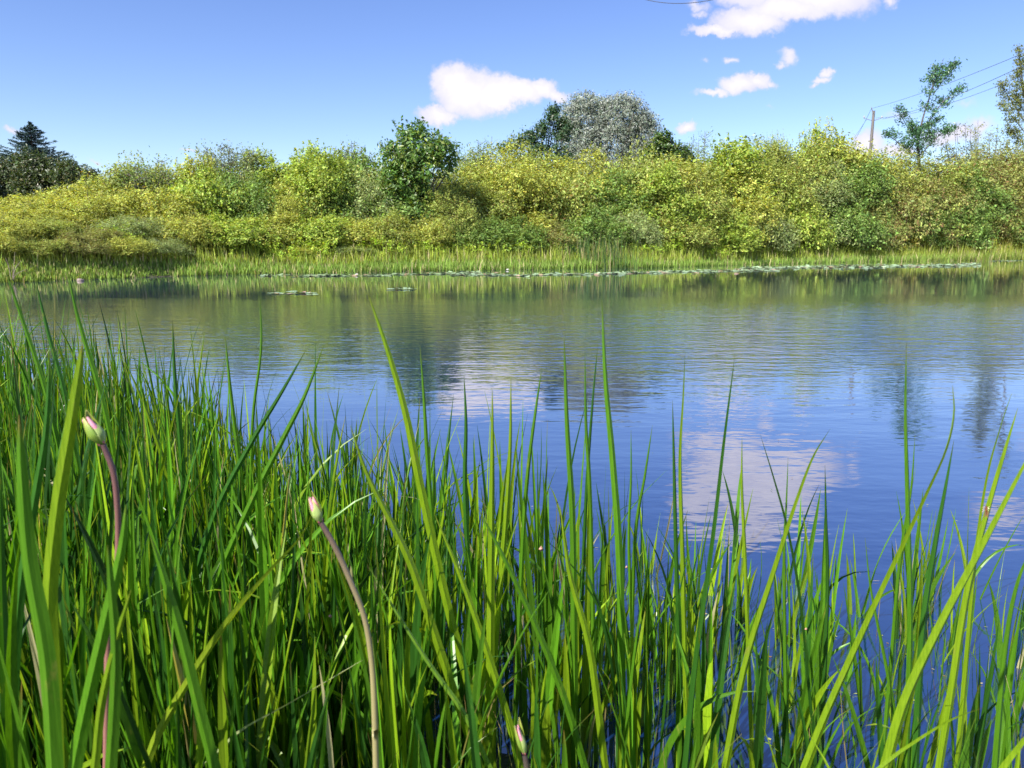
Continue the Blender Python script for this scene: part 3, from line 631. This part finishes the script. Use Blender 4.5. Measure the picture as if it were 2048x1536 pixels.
# driftwood, stones, dead branch
def lump(name, px, py, r, c, label, cat, n=1, zoff=0, mt=None):
    p = onwater(px, py); bm_V = []; a = Acc()
    for k in range(n):
        ox, oy = (rng.normal(0, r*.7), rng.normal(0, r*.4)) if k else (0, 0); rr = r*rng.uniform(.45, 1.) if k else r
        m_, q_ = 12, 8; V = []
        for i in range(q_+1):
            th = math.pi*i/q_
            for j in range(m_):
                ph = 2*math.pi*j/m_; v = Vector((math.sin(th)*math.cos(ph), math.sin(th)*math.sin(ph), math.cos(th)))
                f = 1+.35*mnoise.noise(v*1.6+Vector((k*3.1, px, 0))); V.append((ox+v.x*rr*f*1.3, oy+v.y*rr*f, rr*.25+v.z*rr*f*.75))
        F = [[i*m_+j, i*m_+(j+1) % m_, (i+1)*m_+(j+1) % m_, (i+1)*m_+j] for i in range(q_) for j in range(m_)]
        a.add(V, F, np.array(c)*rng.uniform(.8, 1.2))
    o = obj(name, a.mesh(name), mat=mt or M_STONE); o.location = (p.x, p.y, zoff); tag(o, label, cat)
lump('driftwood', 160, 562, .09, (.30, .24, .21), 'pale lump of driftwood at the waterline on the far left', 'driftwood', 4)
lump('stone', 1163, 534, .30, (.30, .22, .18), 'pinkish brown boulder among the cattails on the shore', 'stone', 2, .25)
lump('earth_bank', 1335, 530, .35, (.20, .14, .09), 'bare brown earth patch on the shore right of the cattails', 'earth', 3, .2)
lump('stone', 1655, 520, .30, (.28, .2, .15), 'small brown stone in the grass of the right bank', 'stone', 1, .5)
p = onwater(12, 566); a = Acc()
for e in [(.35, .1, .75), (-.1, 0, .85), (.55, 0, .45), (.1, .2, 1.05)]:
    Vv, F = tube(catmull([(0, 0, -.1), (e[0]*.3, e[1], e[2]*.6), e], 6), np.linspace(.016, .005, 6), 5); a.add(Vv, F, (.26, .22, .17))
o = obj('dead_branch', a.mesh('dead_branch'), mat=M_BARK); o.location = (p.x, p.y+.3, 0); tag(o, 'bare forked dead branch at the far left shore', 'branch')

# ------------------------------------------------------------------ foreground reeds
def ribbon_field(base, hgt, az, th0, kap, wid, psi, tw, col, tipc, segs=11, fold=.22):
    """vectorised curved leaf blades; arrays of length n"""
    n = len(hgt); t = np.linspace(0, 1, segs+1)
    th = th0[:, None]+kap[:, None]*t[None]**2.2; ds = hgt[:, None]/segs
    hx = np.cumsum(np.sin(th)*ds, 1)-np.sin(th[:, :1])*ds; hz = np.cumsum(np.cos(th)*ds, 1)-np.cos(th[:, :1])*ds
    ca, sa = np.cos(az)[:, None], np.sin(az)[:, None]
    P = np.stack([base[:, :1]+hx*ca, base[:, 1:2]+hx*sa, base[:, 2:3]+hz], 2)
    Tn = np.stack([np.sin(th)*ca, np.sin(th)*sa, np.cos(th)], 2)
    a = psi[:, None]+tw[:, None]*t[None]; S_ = np.stack([np.cos(a), np.sin(a), np.zeros_like(a)], 2)
    S_ = unit(S_-Tn*np.sum(S_*Tn, 2, keepdims=True)); Nn = np.cross(Tn, S_)
    w = wid[:, None]*(np.minimum(1, .62+1.3*t)*np.clip(1-t**2.6, 0, 1)**.8)[None]; w = np.maximum(w, .0006)[..., None]
    V = np.stack([P-S_*w*.5, P-Nn*w*fold, P+S_*w*.5], 2)      # n,segs+1,3,3
    V = V.reshape(-1, 3); k = (np.arange(n)*(segs+1)*3)[:, None, None]; i = (np.arange(segs)*3)[None, :, None]; j = np.arange(2)[None, None]
    q = k+i+j; F = np.stack([q, q+1, q+4, q+3], -1).reshape(-1, 4)
    tt = t[None, :, None]; C = col[:, None, :]*(1+.0*tt); 
    lowc = np.array([.20, .24, .06]); C = C*(1-.35*np.clip(1-tt*4, 0, 1))+lowc*.35*np.clip(1-tt*4, 0, 1)
    f = np.clip((tt-.90)*9, 0, 1)*tipc[:, None, None]; C = C*(1-f)+np.array([.30, .15, .05])*f
    return V, F, np.repeat(C, 3, axis=1).reshape(-1, 3)
GREEN = np.array([.088, .225, .012]); LIME = np.array([.200, .320, .012]); DEEP = np.array([.030, .105, .012])
def blade_cols(n, bias=None):
    r = rng.random((n, 1))+(0 if bias is None else bias[:, None]); c = np.where(r < .27, DEEP, np.where(r < .72, GREEN, LIME)); c = c*(1+rng.normal(0, .22, (n, 1)))
    k = rng.random(n) < .025; c[k] = np.array([.42, .38, .22]); return np.clip(c, .01, 1)
def field():
    cl = []
    # density by region
    def cluster(x, y, hm): cl.append((x, y, hm))
    cnt = 0
    while cnt < 1680:
        y = rng.uniform(.75, 8.5); hw = y*.80+.25; x = rng.uniform(-hw, hw)
        e = float(emerg(x)); 
        if y > e+rng.exponential(.12): continue
        u_ = x/y
        dens = np.interp(u_, [-.8, -.55, -.4, -.2, 0, .2, .4, .75], [1, 1, .85, .52, .30, .22, .16, .16])
        if y < 1.5: dens *= .5 if u_ > -.3 else .8
        dens *= np.interp(y, [.7, 1.8, 3, 5, 8], [.55, 1, 1, .75, .6])
        # patchiness
        dens *= 1 + .9*mnoise.noise(Vector((x*2.2, y*2.2, 3.3)))
        if rng.random() > dens: continue
        if y < 1.0: continue
        if math.hypot(x, y) < .95: continue
        cl.append((x, y, u_)); cnt += 1
    B = []; Hh = []; AZ = []; T0 = []; K = []; Wd = []; PS = []; TW = []
    for x, y, u_ in cl:
        m_ = int(rng.integers(3, 7)); hh = np.interp(y, [1, 1.8, 2.6, 4, 8], [.60, .68, .62, .64, .64])*rng.uniform(.65, 1.15)
        if u_ < -.4: hh *= np.interp(y, [2, 3.5, 7], [1.08, 1.25, 1.3])
        hh *= np.interp(u_, [0, .12, .25, .7], [1, .88, .68, .62])
        z = min(float(gz(x, y)), .1)
        a0 = rng.uniform(0, 3.14)
        for k in range(m_):
            B.append((x+rng.normal(0, .018), y+rng.normal(0, .018), max(z, -.12))); Hh.append(hh*rng.uniform(.45, 1.1)*(1.18 if rng.random() < .10 else 1)+(.1 if z < 0 else 0))
            az = a0+(math.pi if k % 2 else 0)+rng.normal(0, .5); AZ.append(az); T0.append(abs(rng.normal(.08, .07))); K.append(rng.normal(.12, .16) if rng.random() < .9 else rng.uniform(.6, 1.6))
            Wd.append(rng.uniform(.008, .0215)*(1.15 if y < 1.7 else 1)); PS.append(a0+math.pi/2+rng.normal(0, .5)); TW.append(rng.normal(0, .9))
    B = np.array(B); n = len(B)
    V, F, C = ribbon_field(B, np.array(Hh), np.array(AZ), np.array(T0), np.array(K), np.array(Wd), np.array(PS), np.array(TW), blade_cols(n, np.interp(B[:, 0]/B[:, 1], [-.6, -.2, .2], [-.12, 0, .08])), (rng.random(n) < .3).astype(float)*rng.random(n))
    print('blades', n)
    tag(obj('reed_grass', npmesh('reed_grass', V, F, C), mat=M_BLADE), 'dense mass of green reed blades standing in the near shallows', 'reeds', kind='stuff')
field()
def low_grass():
    """fine thin shoots and old stalks among the reeds"""
    n = 3600; y = rng.uniform(1.0, 6, n)**1.0; x = rng.uniform(-.85, .8, n)*y; ok = (y < np.array([float(emerg(q)) for q in x])+.05) & ((x/y < .05) | (rng.random(n) < .45)); x = x[ok]; y = y[ok]; n = len(x)
    z = np.clip(gz(x, y), -.06, .12); r = rng.random((n, 1)); c = np.where(r < .6, GREEN*.9, np.where(r < .8, DEEP, np.where(r < .9, np.array([.27, .22, .09]), LIME)))
    V, F, C = ribbon_field(np.stack([x, y, z], 1), rng.uniform(.12, .42, n), rng.uniform(0, 6.28, n), np.abs(rng.normal(.15, .15, n)), rng.normal(.2, .3, n), rng.uniform(.002, .006, n), rng.uniform(0, 6.28, n), rng.normal(0, 1.5, n), c, rng.random(n)*.8, 7)
    tag(obj('fine_sedge', npmesh('fine_sedge', V, F, C), mat=M_BLADE), 'fine short shoots and old stalks between the reed blades', 'sedge', kind='stuff')
low_grass()

def hero(pts, wpx, Y, label, col=GREEN, dark=1., tip=.35, twist=.6, Y1=None, psi=0., dry=False, group='tall single reed leaves in front of the water', end_free=False):
    """pts: tip first, down the leaf; Y = distance of the tip, Y1 of the lowest point"""
    if Y1 is None: Y1 = Y
    n = len(pts); Q = [np.array(at(x, y, Y+(Y1-Y)*i/max(n-1, 1))) for i, (x, y) in enumerate(pts)]
    if not end_free:
        d = unit(Q[-1]-Q[-2]); zb = -.06
        if Q[-1][2] > zb:
            h_ = Q[-1][2]-zb; q1 = Q[-1]+d*h_*.4; q1[2] = min(q1[2], Q[-1][2]-h_*.3); d2 = unit(d+np.array([0, 0, -.9])); Q.append(q1); Q.append(q1+d2*((q1[2]-zb)/max(-d2[2], .4)))
    P = catmull(Q, 34)[::-1]            # from the base to the tip
    o0 = P[0].copy(); P = P-o0; m = len(P); Tn = unit(np.gradient(P, axis=0))
    wm = wpx/1536*Y*(.74 if Y > 1.2 else .72); t = np.linspace(0, 1, m)
    w = wm*np.minimum(1, .7+1.2*t)*np.clip(1-t**3.2, 0, 1)**.75; w = np.maximum(w, .0006)[:, None]
    a = psi+twist*(t-.3)*1.0; Sd = np.stack([np.cos(a), np.sin(a), 0*a], 1); Sd = unit(Sd-Tn*np.sum(Sd*Tn, 1, keepdims=True)); Nn = np.cross(Tn, Sd)
    V = np.stack([P-Sd*w*.5, P-Sd*w*.24-Nn*w*.14, P-Nn*w*.3, P+Sd*w*.24-Nn*w*.14, P+Sd*w*.5], 1).reshape(-1, 3)
    F = [[i*5+j, i*5+j+1, i*5+j+6, i*5+j+5] for i in range(m-1) for j in range(4)]
    c = np.tile(np.array(col)*dark, (m, 1)); f = np.clip((t-.93)*12, 0, 1)[:, None]*tip; c = c*(1-f)+np.array([.32, .16, .06])*f
    if dry: f = np.clip(t*1.5-.2, 0, 1)[:, None]*.7; c = c*(1-f)+np.array([.45, .46, .30])*f
    me = npmesh('reed_leaf', V, F, np.repeat(c, 5, 0)); o = obj('reed_leaf', me, mat=M_BLADE); o.location = o0
    tag(o, label, 'reed leaf', group); return o
G, LI, D_ = GREEN, LIME, DEEP
hero([(1204, 600), (1211, 760), (1226, 930), (1240, 1150), (1246, 1536)], 24, 1.55, 'tallest reed leaf near the centre, straight, tip reaching the middle of the pond', G*1.2)
hero([(1128, 665), (1134, 850), (1146, 1080), (1150, 1536)], 22, 1.6, 'straight tall reed leaf just left of the tallest central one', G, tip=.5)
hero([(1170, 700), (1172, 850), (1180, 1000), (1190, 1400)], 15, 1.7, 'thin upright reed leaf between the two tallest central leaves', G)
hero([(1196, 685), (1184, 820), (1172, 1000), (1160, 1300)], 12, 1.75, 'thin reed leaf leaning right behind the tallest central leaf', D_*1.2)
hero([(735, 585), (775, 700), (812, 830), (845, 990), (905, 1250), (985, 1536)], 26, 1.45, 'long broad reed leaf slanting from upper left, tip left of centre over the pond', LI)
hero([(1470, 708), (1448, 880), (1425, 1080), (1390, 1330), (1370, 1536)], 28, 1.4, 'broad dark reed leaf leaning right, crossing the left of the cloud reflection', D_*1.5, psi=.5)
hero([(1370, 705), (1366, 800), (1360, 930), (1366, 1150), (1372, 1400)], 17, 1.65, 'lime reed leaf with pinched tip left of the broad dark leaf', LI, twist=1.6)
hero([(1345, 800), (1348, 930), (1352, 1100), (1362, 1400)], 15, 1.7, 'dark straight reed leaf beside the pinched lime leaf', D_*1.2)
hero([(1813, 685), (1811, 830), (1815, 1000), (1820, 1250), (1812, 1536)], 20, 1.5, 'tall straight reed leaf standing alone right of the cloud reflection', G, tip=.6)
hero([(1905, 770), (1907, 830), (1890, 900), (1850, 990), (1800, 1100), (1740, 1230), (1655, 1420), (1610, 1536)], 27, 1.25, 'broad lime reed leaf bending left from a twisted tip at right', LI, twist=2.2, tip=.5)
hero([(1908, 880), (1890, 980), (1870, 1090), (1845, 1260), (1830, 1536)], 24, 1.4, 'dark upright reed leaf behind the twisted-tip leaf at right', D_*1.4)
hero([(2036, 815), (2010, 900), (1975, 1020), (1935, 1180), (1900, 1400)], 26, 1.35, 'bright reed leaf leaning right near the right edge, tip over blue water', LI*1.05)
hero([(2024, 785), (1998, 860), (1972, 960), (1950, 1120), (1930, 1350)], 17, 1.5, 'thin kinked reed leaf beside the bright leaning leaf at right', LI, twist=1.8)
hero([(2085, 860), (2030, 965), (1965, 1090), (1880, 1250), (1810, 1400), (1770, 1536)], 38, 1.05, 'very broad reed leaf sweeping down left from the right edge', LI*1.05)
hero([(2095, 1050), (2040, 1150), (2010, 1300), (1990, 1536)], 24, 1.3, 'green reed leaf entering low at the right edge', G)
hero([(1660, 858), (1625, 915), (1590, 1010), (1545, 1150), (1490, 1330), (1450, 1536)], 24, 1.35, 'lime reed leaf arching right across the cloud reflection', LI, twist=1.4)
hero([(1520, 868), (1548, 960), (1575, 1060), (1600, 1200), (1620, 1400)], 18, 1.55, 'dark reed leaf slanting left across the cloud reflection', D_*.9, psi=.7)
hero([(1576, 915), (1573, 1000), (1568, 1130), (1572, 1400)], 14, 1.6, 'short upright reed leaf in the middle of the cloud reflection', G, twist=1.3)
hero([(1650, 930), (1652, 1040), (1655, 1180), (1645, 1450)], 15, 1.6, 'dark upright reed leaf at the right side of the cloud reflection', D_)
hero([(1484, 875), (1484, 980), (1490, 1120), (1500, 1400)], 14, 1.65, 'light upright reed leaf right of the broad dark leaf', LI)
hero([(840, 690), (848, 800), (855, 920), (870, 1120), (885, 1450)], 15, 1.75, 'straight reed leaf just right of the long broad slanting leaf', G)
hero([(1084, 735), (1070, 830), (1054, 960), (1044, 1120), (1030, 1450)], 15, 1.75, 'reed leaf leaning right, below the white cloud reflection', G)
hero([(1022, 755), (1020, 900), (1010, 1060), (990, 1300), (985, 1536)], 20, 1.6, 'lime reed leaf upright below the white cloud reflection', LI)
hero([(985, 780), (984, 950), (982, 1150), (980, 1350), (975, 1536)], 28, 1.5, 'broad upright lime reed leaf in the centre foreground', LI)
hero([(928, 750), (932, 850), (930, 980), (940, 1200), (950, 1450)], 17, 1.75, 'dark upright reed leaf left of the white cloud reflection', D_*1.4)
hero([(648, 690), (610, 790), (570, 870), (500, 1010), (420, 1200), (370, 1400)], 20, 1.5, 'reed leaf leaning strongly right, left of centre, upper of a crossing pair', G)
hero([(612, 700), (560, 790), (500, 890), (430, 1030), (360, 1250)], 18, 1.6, 'reed leaf leaning strongly right, left of centre, lower of a crossing pair', D_*1.3)
hero([(345, 640), (350, 760), (362, 900), (372, 1100)], 16, 2.2, 'upright dark reed leaf at left over blue water', D_*1.3)
hero([(520, 590), (522, 700), (505, 850), (500, 1100)], 10, 2.2, 'thin straight reed leaf tip left of centre', G)
hero([(450, 670), (462, 790), (480, 940), (500, 1150)], 15, 2.1, 'upright reed leaf with tip at the foot of the far reflections', G)
hero([(165, 688), (158, 740), (140, 860), (115, 1020), (100, 1200), (110, 1400), (115, 1536)], 46, .95, 'very broad near reed leaf rising at the left, brown pinched tip', LI, tip=1, twist=1.0)
hero([(38, 830), (45, 960), (60, 1120), (95, 1320), (110, 1536)], 56, .85, 'widest near reed leaf at the left edge with brown tip', G*1.1, tip=1)
hero([(100, 700), (92, 860), (70, 1000), (40, 1200), (20, 1536)], 30, 1.1, 'dark broad reed leaf behind the two widest leaves at left', D_*1.5)
hero([(135, 540), (152, 620), (175, 700), (205, 800), (240, 960)], 15, 2.3, 'tall reed leaf at far left with the highest tip of the clump', G)
hero([(10, 540), (45, 640), (85, 760), (120, 900)], 15, 2.1, 'reed leaf slanting in from the left edge, tip against the far grass', G)
hero([(70, 555), (95, 660), (130, 790), (160, 950)], 15, 2.3, 'reed leaf between the two highest tips at far left', D_*1.4)
hero([(252, 1010), (243, 1100), (212, 1240), (172, 1420), (150, 1536)], 44, .86, 'broad green leaf crossing in front of the left pink stem', G*1.15)
hero([(215, 1090), (222, 1170), (232, 1300), (228, 1440), (222, 1536)], 38, .84, 'broad leaf hiding the foot of the left pink stem', G*.9)
hero([(262, 1180), (236, 1270), (205, 1400), (190, 1536)], 28, .84, 'narrower leaf crossing the foot of the left pink stem', LI*.9)
hero([(300, 1070), (330, 1160), (365, 1280), (400, 1420), (430, 1536)], 38, 1.0, 'broad leaf slanting down right, lower left foreground', G)
hero([(700, 850), (735, 950), (790, 1060), (830, 1150), (890, 1330), (960, 1536)], 26, 1.3, 'pale broad reed leaf slanting down right beside the second pink bud', LI*.9, twist=1.2)
hero([(628, 1018), (600, 1075), (540, 1140), (460, 1235), (390, 1340), (320, 1460), (290, 1536)], 26, 1.05, 'yellow-green twisted leaf slanting up to the second pink bud', np.array([.24, .33, .02]), twist=1.9)
hero([(725, 1320), (660, 1358), (570, 1410), (490, 1455), (440, 1500)], 14, 1.15, 'bleached twisted leaf lying across the lower reeds', np.array([.34, .42, .16]), dry=True, twist=2.2)
hero([(738, 1135), (790, 1220), (860, 1330), (930, 1430), (980, 1536)], 17, 1.2, 'pale-tipped leaf slanting down right of the curved stem', np.array([.16, .30, .03]), twist=1.5)
hero([(955, 1015), (1010, 1120), (1075, 1260), (1130, 1400), (1170, 1536)], 22, 1.35, 'long leaf slanting down right through the centre foreground', G*.9)
hero([(870, 1030), (920, 1150), (970, 1290), (1020, 1450), (1040, 1536)], 24, 1.3, 'lime leaf slanting down right left of the centre', LI)
hero([(1120, 1010), (1140, 1150), (1180, 1300), (1210, 1536)], 24, 1.4, 'lime upright leaf below the tallest central leaf', LI)
hero([(1830, 870), (1822, 980), (1800, 1120), (1780, 1350)], 14, 1.6, 'thin leaf tight beside the tall straight one at right', G)
hero([(1730, 1075), (1742, 1180), (1770, 1320), (1800, 1480)], 13, 1.5, 'thin short leaf standing in open dark water at right', G)
hero([(1965, 1245+170), (1900, 1440), (1820, 1490), (1760, 1536)], 20, 1.0, 'short curved leaf with a reddish tip at the lower right', LI, tip=1)
hero([(2120, 1400), (2040, 1490), (1960, 1600)], 40, .95, 'broad bright leaf cut by the lower right corner', LI*1.1)
hero([(1305, 850), (1290, 950), (1270, 1080), (1262, 1350)], 13, 1.8, 'thin leaf leaning right between the tallest leaf and the pinched lime leaf', G)
hero([(1262, 860), (1262, 960), (1258, 1100), (1270, 1400)], 11, 1.8, 'very thin upright leaf right of the tallest leaf', G*1.1)

# ------------------------------------------------------------------ pink flower buds on stems
def spindle(L0, R, prof, n=14, m=14, bend=0, start=0, end=2*math.pi, flat=1.):
    V = []; closed = abs(end-start-2*math.pi) < 1e-6; k = n if closed else n+1
    for i in range(m+1):
        t = i/m; r = max(R*prof(t), .0003)
        for j in range(k):
            an = start+(end-start)*j/n; V.append((math.cos(an)*r+bend*t*t*L0, math.sin(an)*r*flat, t*L0))
    F = []
    for i in range(m):
        for j in range(n):
            j2 = (j+1) % k if closed else j+1; F.append([i*k+j, i*k+j2, (i+1)*k+j2, (i+1)*k+j])
    return np.array(V), np.array(F)
def orient(V, d, roll=0):
    q = Vector(d).normalized().to_track_quat('Z', 'Y'); from_ = []
    from mathutils import Matrix
    M = q.to_matrix() @ Matrix.Rotation(roll, 3, 'Z'); return np.array([list(M @ Vector(v)) for v in V])
def bud(tip, base, stem_px, wpx, Y, bw, label, topcol, botcol, roll=0.):
    A = np.array(at(*tip, Y)); B = np.array(at(*base, Y)); O = B.copy(); L0 = np.linalg.norm(A-B); d = (A-B)/L0
    t = empty('flower_bud', tuple(O)); R = bw/1536*Y/2
    sp = [np.array(at(x, y, Y)) for x, y in stem_px]; dd = unit(sp[-1]-sp[-2])
    if sp[-1][2] > 0: dd = unit(dd+np.array([0, 0, -.4])); sp.append(sp[-1]+dd*((sp[-1][2]+.05)/max(-dd[2], .5)))
    P = catmull([B+d*L0*.02]+sp[1:], 30)-O; V, F = tube(P, (np.linspace(wpx*.74, wpx*.95, 30)+1.2*np.sin(np.linspace(0, 11, 30))*.5)/1536*Y/2, 14)
    f = np.clip(np.linspace(0, 1, 30)*1.6, 0, 1)[:, None]; c = np.array(topcol)*(1-f)+np.array(botcol)*f
    a = Acc(); a.add(V, F, np.repeat(c, 14, 0)); obj('stem', a.mesh('stem', True), t, M_STEM)
    # green bracts wrapping the bud: cup-shaped shells open to the tip
    pr = lambda q: (math.sin(min(q*1.9, 1.57))**.6)*(1-max(0, q-.35)/.65)**.8
    for k, (s0, e0, Lk, cc, bn) in enumerate([(.1, 2.3, 1.12, (.22, .32, .03), .12), (2.2, 4.3, .96, (.18, .27, .04), -.06), (4.2, 6.3, .84, (.30, .38, .12), .03)]):
        V, F = spindle(L0*Lk, R*1.05, pr, 9, 14, bn, s0, e0); a = Acc(); V = orient(V, d, roll)
        tt = np.repeat(np.linspace(0, 1, 15), 10)[:, None]; g_ = np.clip(tt*1.8-.9, 0, 1)*.6; a.add(V, F, np.array(cc)*(1-g_)+np.array([.48, .40, .14])*g_)
        o = obj('bract', a.mesh('bract', True), t, M_BUD); sm = o.modifiers.new('thickness', 'SOLIDIFY'); sm.thickness = .0006
    for k in range(3):
        V, F = spindle(L0*.88, R*.44, lambda q: math.sin(min(1, q*1.15+.05)*math.pi*.5)**.8*(1-max(0, q-.5)/.5*.8), 10, 12, .0)
        V = V+np.array([math.cos(k*2.1+.5)*R*.32, math.sin(k*2.1+.5)*R*.32, L0*.03]); V = orient(V, d, roll); a = Acc()
        tt = np.repeat(np.linspace(0, 1, 13), 10)[:, None]; a.add(V, F, np.array([.55, .12, .22])*(1-tt)+np.array([.78, .36, .45])*tt)
        obj('petal_bud', a.mesh('petal_bud', True), t, M_BUD)
    tag(t, label, 'flower bud'); return t
bud((168, 830), (207, 890), [(207, 890), (228, 950), (236, 1040), (234, 1130), (222, 1210), (215, 1330)], 15, .95, 40, 'pink bud with pale green bracts nodding left on a dusty pink stem at left', (.10, .05, .055), (.26, .115, .10), 2.6)
bud((619, 990), (642, 1046), [(642, 1046), (668, 1090), (700, 1160), (730, 1240), (745, 1340), (750, 1450), (752, 1536)], 15, 1.0, 30, 'small dark pink bud on a long curved purple to olive stem, left of centre', (.10, .06, .06), (.30, .26, .12), 1.2)
bud((1032, 1446), (1050, 1510), [(1050, 1510), (1056, 1560), (1060, 1650)], 16, 1.0, 24, 'yellow-green bud with a pink slit at the bottom centre', (.07, .05, .05), (.12, .12, .06), 2.0)

# ------------------------------------------------------------------ snails, insect, floating bits
def snail(px, py, Y, s, label):
    p = at(px, py, Y); t = empty('snail', tuple(p)); a = Acc(); Q = []; R = []
    for i in range(46):
        f = i/45; an = f*2*math.pi*2.6; r = s*.48*(1-f)**1.1; Q.append((math.cos(an)*r*.7, math.sin(an)*r*.6, -s*.35+f*s*1.15)); R.append(s*.36*(1-f)**1.05+.0002)
    V, F = tube(Q, R, 10); a.add(V, F, (.50, .27, .20)); obj('shell', a.mesh('shell', True), t, M_SHELL)
    V, F = tube([(0, .001, -s*.9), (0, 0, -s*.6), (0, 0, -s*.2)], [s*.1, s*.24, s*.2], 8); a = Acc(); a.add(V, F, (.14, .11, .08)); obj('foot', a.mesh('foot', True), t, M_SHELL)
    tag(t, label, 'snail')
snail(1082, 1097, 1.48, .0075, 'pinkish brown snail stuck to a leaf in the centre')
snail(1253, 1134, 1.5, .004, 'tiny orange snail on a leaf right of centre')
snail(660, 1232, 1.3, .0045, 'tiny pale snail among the reeds left of the curved stem')
snail(462, 1466, 1.2, .005, 'tiny whitish snail low among the lower left reeds')
snail(1612, 1254+4, 1.4, .004, 'tiny brown snail on a stalk below the cloud reflection')
p = at(1972, 1022, 1.27); t = empty('insect', tuple(p))
V, F = tube([(0, 0, .009), (0, 0, .004), (.0005, 0, -.004), (-.001, 0, -.011)], [.0012, .0022, .0018, .0006], 8); a = Acc(); a.add(V, F, (.16, .06, .02)); obj('body', a.mesh('body', True), t, M_SHELL)
for s_ in (-1, 1):
    a = Acc(); a.add([(0, -.001, .003), (s_*.004, -.002, -.002), (s_*.003, -.002, -.012), (s_*.0006, -.002, -.009)], [[0, 1, 2, 3]], (.22, .12, .06)); obj('wing', a.mesh('wing'), t, M_BUD)
    for k in range(3):
        V, F = tube([(0, 0, .004-k*.002), (s_*.004, -.001, .008-k*.003), (s_*.006, .001, .006-k*.004)], .0004, 4); a = Acc(); a.add(V, F, (.5, .38, .28)); obj('leg', a.mesh('leg'), t, M_SHELL)
tag(t, 'small brown winged insect clinging to a leaf at right', 'insect')
def debris():
    n = 1100; a = Acc(); y = rng.uniform(1.4, 6.5, n); x = rng.uniform(-.75, .75, n)*y
    for i in range(n):
        e = float(emerg(x[i]))
        if y[i] > e+abs(rng.normal(0, .25)) and i % 9: continue
        l = rng.uniform(.002, .009)*(3 if rng.random() < .12 else 1); w = l*rng.uniform(.2, .8) if l < .01 else .0015; an = rng.uniform(0, 6.28); d = np.array([math.cos(an), math.sin(an), 0])*l; s = np.array([-math.sin(an), math.cos(an), 0])*w
        c = [(.38, .42, .10), (.42, .36, .22), (.12, .16, .04), (.22, .13, .06)][rng.integers(0, 4)]; o_ = np.array([x[i], y[i], .004+rng.uniform(0, .002)])
        a.add([o_-d, o_+s, o_+d, o_-s], [[0, 1, 2, 3]], c)
    tag(obj('floating_debris', a.mesh('floating_debris'), mat=M_LEAF), 'specks of duckweed and dead stalks floating between the reeds', 'debris', kind='stuff')
debris()
